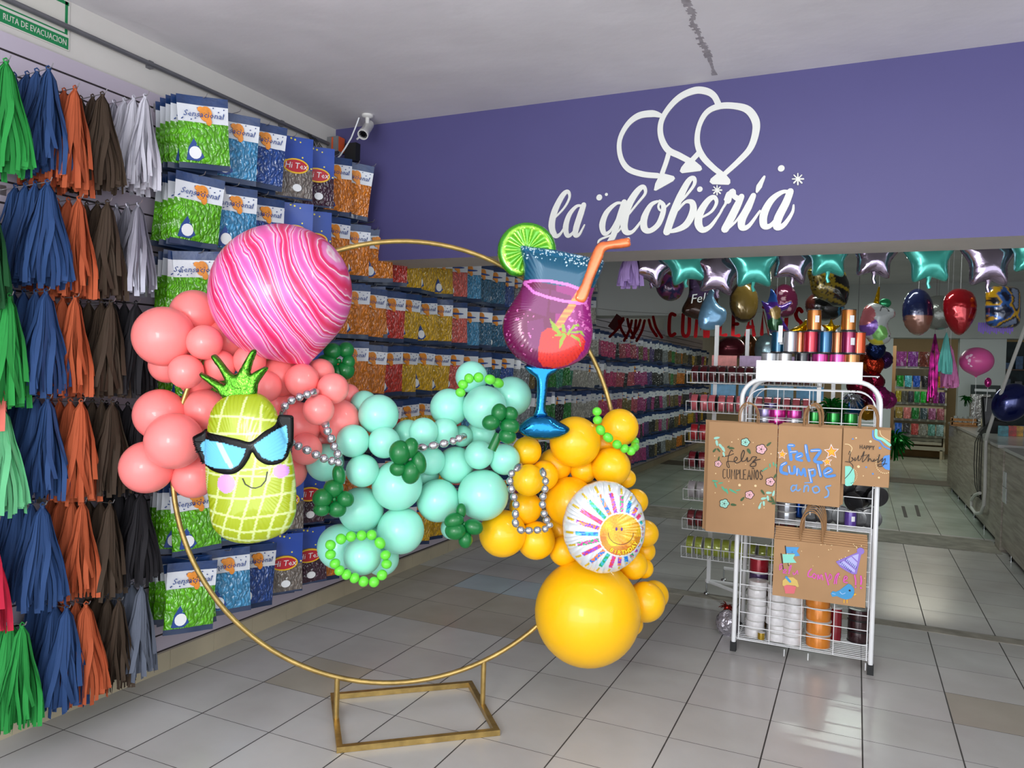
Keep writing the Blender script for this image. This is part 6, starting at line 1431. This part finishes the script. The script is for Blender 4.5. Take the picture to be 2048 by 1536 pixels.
def counter(y0, y1, seams, label, zt=1.03):
    t = thing('service_counter', label, 'counter', (4.62, (y0+y1)/2, 0)); o_ = -t.location
    ys = [y0]+seams+[y1]
    for a, b in zip(ys, ys[1:]): MB().b2(4.60, 4.618, a+.003, b-.003, .075, zt-.03).xf(Matrix.Translation(o_)).obj('front_panel', m_lam, t, smooth=False)
    MB().b2(4.618, 5.25, y0, y1, .075, zt-.03).xf(Matrix.Translation(o_)).obj('carcass', mat('carcass_dark', '#4c4742', .6), t, smooth=False)
    MB().b2(4.585, 5.28, y0-.01, y1+.01, zt-.03, zt).xf(Matrix.Translation(o_)).obj('worktop', m_top, t, smooth=False)
    MB().b2(4.66, 5.2, y0+.02, y1-.02, .0, .075).xf(Matrix.Translation(o_)).obj('plinth', black_rub, t, smooth=False)
    y = y0+.15
    while y < y1:
        MB().lathe([(0, 0), (.018, 0), (.018, .01), (.008, .014), (.008, .075), (0, .075)], 10, (4.625, y, 0)).xf(Matrix.Translation(o_)).obj('levelling_foot', m_foot, t); y += .8
    return t
counter(2.6, 8.72, [4.2, 5.75, 7.3], 'near grey wood-grain service counter along the right side of the aisle')
counter(9.05, 13.7, [10.6, 12.2], 'far grey wood-grain service counter ending by the back wall')
struct('trim_8', MB().b2(4.59, 4.72, 8.75, 9.03, 0, 1.0), m_lam)
for z, nm in ((.78, 'upper'), (.60, 'lower')):
    p = at(2008, 958 if nm == 'upper' else 990, x=4.598)
    tag(MB().b2(4.594, 4.5985, p.y-.13, p.y+.13, p.z-.07, p.z+.075).obj('taped_notice', mat('laminated_paper', '#b9bcc0', .25, coat=.5, var=.08, scale=25), smooth=False), 'white paper notice taped to the counter front, %s one' % nm, 'notice')
# things on the counter
def cbx(px, py, y, w_, d_, h_, m, name, label, cat, bev=0):
    p = at(px, py, z=1.031); y = p.y; o = MB().b2(-w_/2, w_/2, -d_/2, d_/2, 0, h_).obj(name, m, None, (p.x, y, 1.031), smooth=False); return tag(o, label, cat)
cf = cbx(1958, 851, 9.9, .24, .16, .46, mat('embossed_silver_foil_box', '#b6b4b2', .2, metal=.8, bump=1, bscale=22, bdist=.03), 'foil_gift_box', 'tall silver embossed foil box standing on the far counter', 'gift box')
t = thing('card_terminal', 'black card terminal and monitor back on the counter by the white pipe', 'terminal', tuple(at(1986, 866, z=1.031)))
MB().prism([(-.16, 0), (.16, 0), (.12, .14), (-.05, .16)], -.1, .1).obj('base', black_rub, t, smooth=False)
MB().box((0, .02, .26), (.26, .04, .38), 0, .2, -.25).obj('screen_back', mat('black_plastic', '#0f1012', .3), t, smooth=False)
MB().box((-.06, -.03, .27), (.09, .01, .34), 0, .2, -.25).obj('silver_strip', m_cond, t, smooth=False)
t = thing('wooden_crate', 'little wooden crate with glasses on the far end of the counter', 'crate', tuple(at(1928, 830, y=12.6))); t.location.z = 1.031
cr_ = MB()
for z in (.02, .075): cr_.b2(-.16, .16, -.1, -.085, z, z+.035).b2(-.16, .16, .085, .1, z, z+.035).b2(-.16, -.145, -.1, .1, z, z+.035).b2(.145, .16, -.1, .1, z, z+.035)
cr_.b2(-.16, .16, -.1, .1, 0, .012); cr_.obj('slats', mat('orange_wood', '#a8703c', .5, var=.15, scale=8), t, smooth=False)
for k in range(4): MB().lathe([(0, .012), (.022, .012), (.028, .14), (.026, .14), (.02, .02), (0, .02)], 12, (-.1+.065*k, 0, 0)).obj('glass', mat('pale_glass', '#b8bcbc', .1, alpha=.6), t)
p = at(1932, 797, y=12.4); tinsel('foil_weight', p, .1, m_gt, 'green foil bunch above the little wooden crate', 'foil bunch', 60, 9)
o = MB().lathe([(0, 0), (.03, 0), (.03, .1), (.012, .14), (.012, .17), (0, .17)], 14).obj('bottle', mat('cream_bottle', '#cfc0a0', .3, coat=.4), None, at(1966, 853, z=1.031)); MB().lathe([(0, .17), (.016, .17), (.016, .2), (0, .2)], 12).obj('cap', mat('red_cap', '#b81c24', .4), o); tag(o, 'small bottle with red cap beside the silver foil box', 'bottle')
for i, (px, c, nm, w_) in enumerate(((2006, '#3f8a9a', 'blue green', .1), (2024, '#b8302c', 'red', .08), (2036, '#d09a28', 'orange yellow', .1), (2046, '#4a7ab8', 'blue', .06))):
    cbx(px, 872, 8.2-.15*i, w_, .05, .12, mat('snack_'+nm.replace(' ', '_'), c, .4, var=.5, scale=25), 'small_box', '%s small printed box on the near counter' % nm, 'box')
t = tag(MB().prism([(-.12, 0), (.14, 0), (.0, .02), (-.03, .2), (-.05, .02)], -.03, .03).obj('scanner_stand', black_rub, None, (4.95, 8.0, 1.031), smooth=False), 'black scanner stand with hooked arm on the near counter', 'stand')
# lollipop foil on stick, framed board
p = at(1976, 765, y=9.8); t = thing('foil_heart_stick', 'small magenta foil balloon on a stick rising above the silver box', 'balloon', p)
MB().ball((0, 0, 0), .05, (.7, .5, 1.1)).obj('foil_heart', fm('magenta_foil', '#c01c84'), t); MB().tube([(0, 0, -.05), (-.01, 0, -.32)], .004, 6).obj('stick', m_wt, t)
c_, l_ = trace([(1942, 770), (1998, 771), (1998, 850), (1942, 850)], None, None, 0, y=13.6)
t = thing('notice_board', 'dark framed notice board with blue print behind the counter', 'board', c_)
x0, x1 = min(a for a, b in l_), max(a for a, b in l_); z0, z1 = min(b for a, b in l_), max(b for a, b in l_)
MB().b2(x0, x1, 0, .03, z0, z1).obj('frame', mat('dark_green_board', '#22302e', .5), t, smooth=False)
MB().disc(((x0+x1)/2, 0), .13, -.003, 0).obj('blue_print', mat('board_blue', '#3f88a8', .5), t, smooth=False); MB().b2(x0+.05, x1-.06, -.003, 0, z1-.1, z1-.06).obj('title_bar', m_wt, t, smooth=False)
# pink balloon
p = at(1953, 722, y=8.6); t = thing('pink_balloon', 'pink latex balloon with white print floating above the counter', 'balloon', p)
m_pb = latex('pink_latex', '#d8589c'); r_ = .133
MB().lathe([(r*r_, z*r_) for r, z in prof], 32).xf(Matrix.Diagonal((1.12, 1.12, 1.0, 1))).obj('latex_body', m_pb, t)
mb = MB()
for a, b, r in ((-.085, .03, .022), (-.06, .045, .02), (-.07, .0, .02), (-.075, -.03, .012), (-.055, -.05, .014)):
    yy_ = -math.sqrt(max(.0, 1-((a/1.12)**2+b**2)/r_**2))*r_*1.12; mb.ball((a, yy_+.002, b), r, (1, .25, 1), 10, 6)
mb.obj('white_print', mat('pale_pink_print', '#e2b0cc', .4), t); MB().tube([(0, 0, -r_*1.15), (.005, 0, -.4), (-.01, 0, -.62)], .0015, 5).obj('string', m_wt, t)
# white pipe with a loop, black cables
pts = [at(a, b, y=9.0-(.02*i)) for i, (a, b) in enumerate(((2060, 630), (2045, 670), (2028, 715), (2010, 765), (1993, 812), (1978, 858), (1972, 880), (1971, 930), (1970, 980), (1968, 1010), (1962, 1026), (1951, 1027), (1943, 1015), (1943, 1000), (1950, 990), (1960, 986)))]
pts = [Vector((min(p.x, 4.565), p.y, p.z)) if i > 6 else p for i, p in enumerate(pts)]
pts = [at(a, b, x=4.56) if i > 5 else at(a, b, x=4.56+.05*(5-i)) for i, (a, b) in enumerate(((2060, 630), (2045, 670), (2028, 715), (2010, 765), (1993, 812), (1978, 858), (1972, 880), (1971, 930), (1970, 980), (1968, 1010), (1962, 1026), (1951, 1027), (1943, 1015), (1943, 1000), (1950, 990), (1960, 986)))]
tag(MB().tube(pts, .018, 10).obj('white_hose', mat('white_hose', '#c9c8c4', .45)), 'white hose running down past the counter end into a loop', 'hose')
for i, off in enumerate((0, 5, 10, 14)):
    pts = [at(a, b, x=4.57) for a, b in ((1972+off*.6, 858), (1958+off*.4, 868), (1950+off, 885), (1948+off, 930), (1950+off*.8, 970), (1955+off*.5, 985+off), (1942+off, 992))]
    tag(MB().tube(pts, .005, 6).obj('power_cable', black_rub), 'black cable drooping down the counter front, %s from the left' % ['first', 'second', 'third', 'last'][i], 'cable', 'black cables at the counter')
# dark shelves beyond the opening at the far right
t = thing('wall_shelving', 'dark stocked shelving behind the counter at the far right', 'shelving', (5.42, 14.6, 0))
MB().b2(0, 2.1, .35, .4, .9, 2.36).obj('back_panel', mat('dark_teal_panel', '#26363c', .6, var=.5, scale=6), t, smooth=False)
for z in (1.2, 1.55, 1.9): MB().b2(0, 2.1, 0, .35, z-.02, z).obj('shelf', mat('shelf_brown', '#5a4032', .5), t, smooth=False)
rgs = random.Random(12)
for z, nm in ((1.2, 'lower'), (1.55, 'middle'), (1.9, 'upper')):
    for k in range(7):
        c = rgs.choice(['#2a5a8c', '#3f6a5c', '#8a8a50', '#4a4a52', '#7c8a8c', '#1c3450']); o = MB().b2(-.05, .05, -.05, .05, 0, rgs.uniform(.1, .24)).obj('stock_box', mat('stock_'+c[1:], c, .4, var=.4, scale=20), None, (5.5+k*.16, 14.75, z+.001), smooth=False)
        tag(o, 'small stocked box on the %s shelf behind the counter, %s from the left' % (nm, ['first', 'second', 'third', 'fourth', 'fifth', 'sixth', 'seventh'][k]), 'box', 'boxes on the far shelving')
p = at(2022, 805, y=9.4); t = tag(MB().ball((0, 0, 0), .17, (1, .6, 1.25), 24, 16, rot=Matrix.Rotation(.5, 3, 'Y')).obj('foil_balloon', fm('midnight_blue_foil', '#101c5c'), None, p), 'midnight blue foil balloon behind the white hose', 'balloon')

# ================================================================ glitter packet stand in the storeroom
gx0, gx1 = at(1783, 800, y=18.6).x, at(1893, 800, y=18.6).x
gs = thing('packet_stand', 'cream stand with tiers of glitter packets seen through the back doorway', 'stand', ((gx0+gx1)/2, 18.6, 0)); W2 = (gx1-gx0)/2
m_crm = mat('cream_stand', '#b8b09a', .5); zt5 = [at(1840, v, y=18.5).z for v in (735, 776, 807, 840, 872)]
for sx in (-1, 1): MB().b2(sx*W2-.03*(sx > 0), sx*W2+.03*(sx < 0), -.0, .5, .0 if sx > 0 else .1, 2.15).obj('side_post', m_crm, gs, smooth=False)
for z in zt5: MB().b2(-W2, W2, -.05, .02, z-.03, z+.02).obj('tier_rail', mat('clear_acrylic_rail', '#9a9c90', .3, coat=.4), gs, smooth=False)
MB().b2(-W2, W2, .3, .34, .4, 2.15).obj('back_board', m_crm, gs, smooth=False)
for k in range(4): MB().b2(-W2, W2-.06, -.02, .3, .30+.075*k, .365+.075*k).obj('slatted_base', mat('pale_slat', '#a9a99c', .5), gs, smooth=False)
MB().b2(-W2, W2, -.06, .3, .18, .26).obj('bottom_board', mat('pale_slat', '#a9a99c', .5), gs, smooth=False)
MB().b2(W2-.09, W2-.04, -.06, 0, 0, .2).b2(-W2+.04, -W2+.09, -.06, 0, 0, .2).obj('foot', m_crm, gs, smooth=False)
GP = [['#7a2a78', '#6a2a80', '#5c2a22', '#8a3448'], ['#0f8a2c', '#58b4cc', '#1c50b8', '#26282e', '#8a8c8c', '#b8762a'], ['#a8a02a', '#5a5e58', '#3a3f4c', '#2a9a5a', '#1cae34', '#5c1c30', '#8a1c80', '#4a2068'], ['#a08a3a', '#d88080', '#1c7a34', '#3a5058', '#9c5a88', '#a4606c'], ['#2a6ad8', '#3a3c40', '#b84a48', '#8c908a', '#5c9890', '#8cb0b4']]
nmz = {0: 'top', 1: 'second', 2: 'third', 3: 'fourth', 4: 'bottom'}
for r, (cs_, z) in enumerate(zip(GP, zt5)):
    n = len(cs_); h = .24 if r else .32
    for k, c in enumerate(cs_):
        w_ = 2*W2/n*.8 if r != 0 else .2; x = gx0+.07+(2*W2-.1)*(k+.5)/n
        if r == 0: x = gx0+.16+k*.22
        q = MB(); nx, nz = 5, 6
        base_ = gridpatch(0, -h, 6, 6, .0, seed=r*9+k, wob=.012, W=w_)
        o = base_.obj('glitter_packet', mat('glitter_'+c[1:], c, .25, metal=.35, coat=.7, var=.5, scale=40, bump=.6, bscale=30), None, (x, 18.5, z+h+.02)); tag(o, 'small bag of glitter on the %s tier of the storeroom stand, %s' % (nmz[r], ['first', 'second', 'third', 'fourth', 'fifth', 'sixth', 'seventh', 'eighth'][k]), 'packet', 'glitter packets in the storeroom')
zc = [at(1780, v, y=17.9).z for v in (692, 820, 868)]+[.0]
for i, (px, py, w_) in enumerate(((1782, 715, .34), (1779, 845, .3), (1776, 895, .34))):
    p = at(px-3, py, y=17.9); h_ = zc[i]-zc[i+1]-.002; p.z = (zc[i]+zc[i+1])/2; o = MB().b2(-w_/2, w_/2, -.15, .15, -h_/2, h_/2).obj('cardboard_box', mat('cardboard', '#8c6e4e', .8, var=.08, scale=4), None, (p.x-.05, 17.9+.0*i, p.z), smooth=False); tag(o, 'cardboard box left of the glitter stand, %s one of the pile' % ['highest', 'middle', 'lowest'][i], 'box')
o = MB().b2(-.55, .55, -.2, .2, 0, .12).obj('wooden_pallet', mat('pallet_wood', '#a07c44', .6, var=.1, scale=5), None, (gx0+.5, 19.2, 0), smooth=False); tag(o, 'low wooden board under the glitter stand', 'board')
for i, (px, py) in enumerate(((1806, 1022), (1832, 1020))):
    pa = at(px, py-10, z=.004); pb = at(px+6, py+12, z=.004); tag(MB().ribbon([(0, 0), (1, 0)], .0, 0, 0).mesh and MB().add([(pa.x-.02, pa.y, .002), (pa.x+.02, pa.y, .002), (pb.x+.02, pb.y, .002), (pb.x-.02, pb.y, .002), (pa.x-.02, pa.y, .0005), (pa.x+.02, pa.y, .0005), (pb.x+.02, pb.y, .0005), (pb.x-.02, pb.y, .0005)], [(0, 1, 2, 3), (7, 6, 5, 4), (0, 4, 5, 1), (1, 5, 6, 2), (2, 6, 7, 3), (3, 7, 4, 0)]).obj('floor_tape', black_rub, smooth=False), 'dark strip of tape on the aisle floor, %s one' % ('left' if i == 0 else 'right'), 'tape')
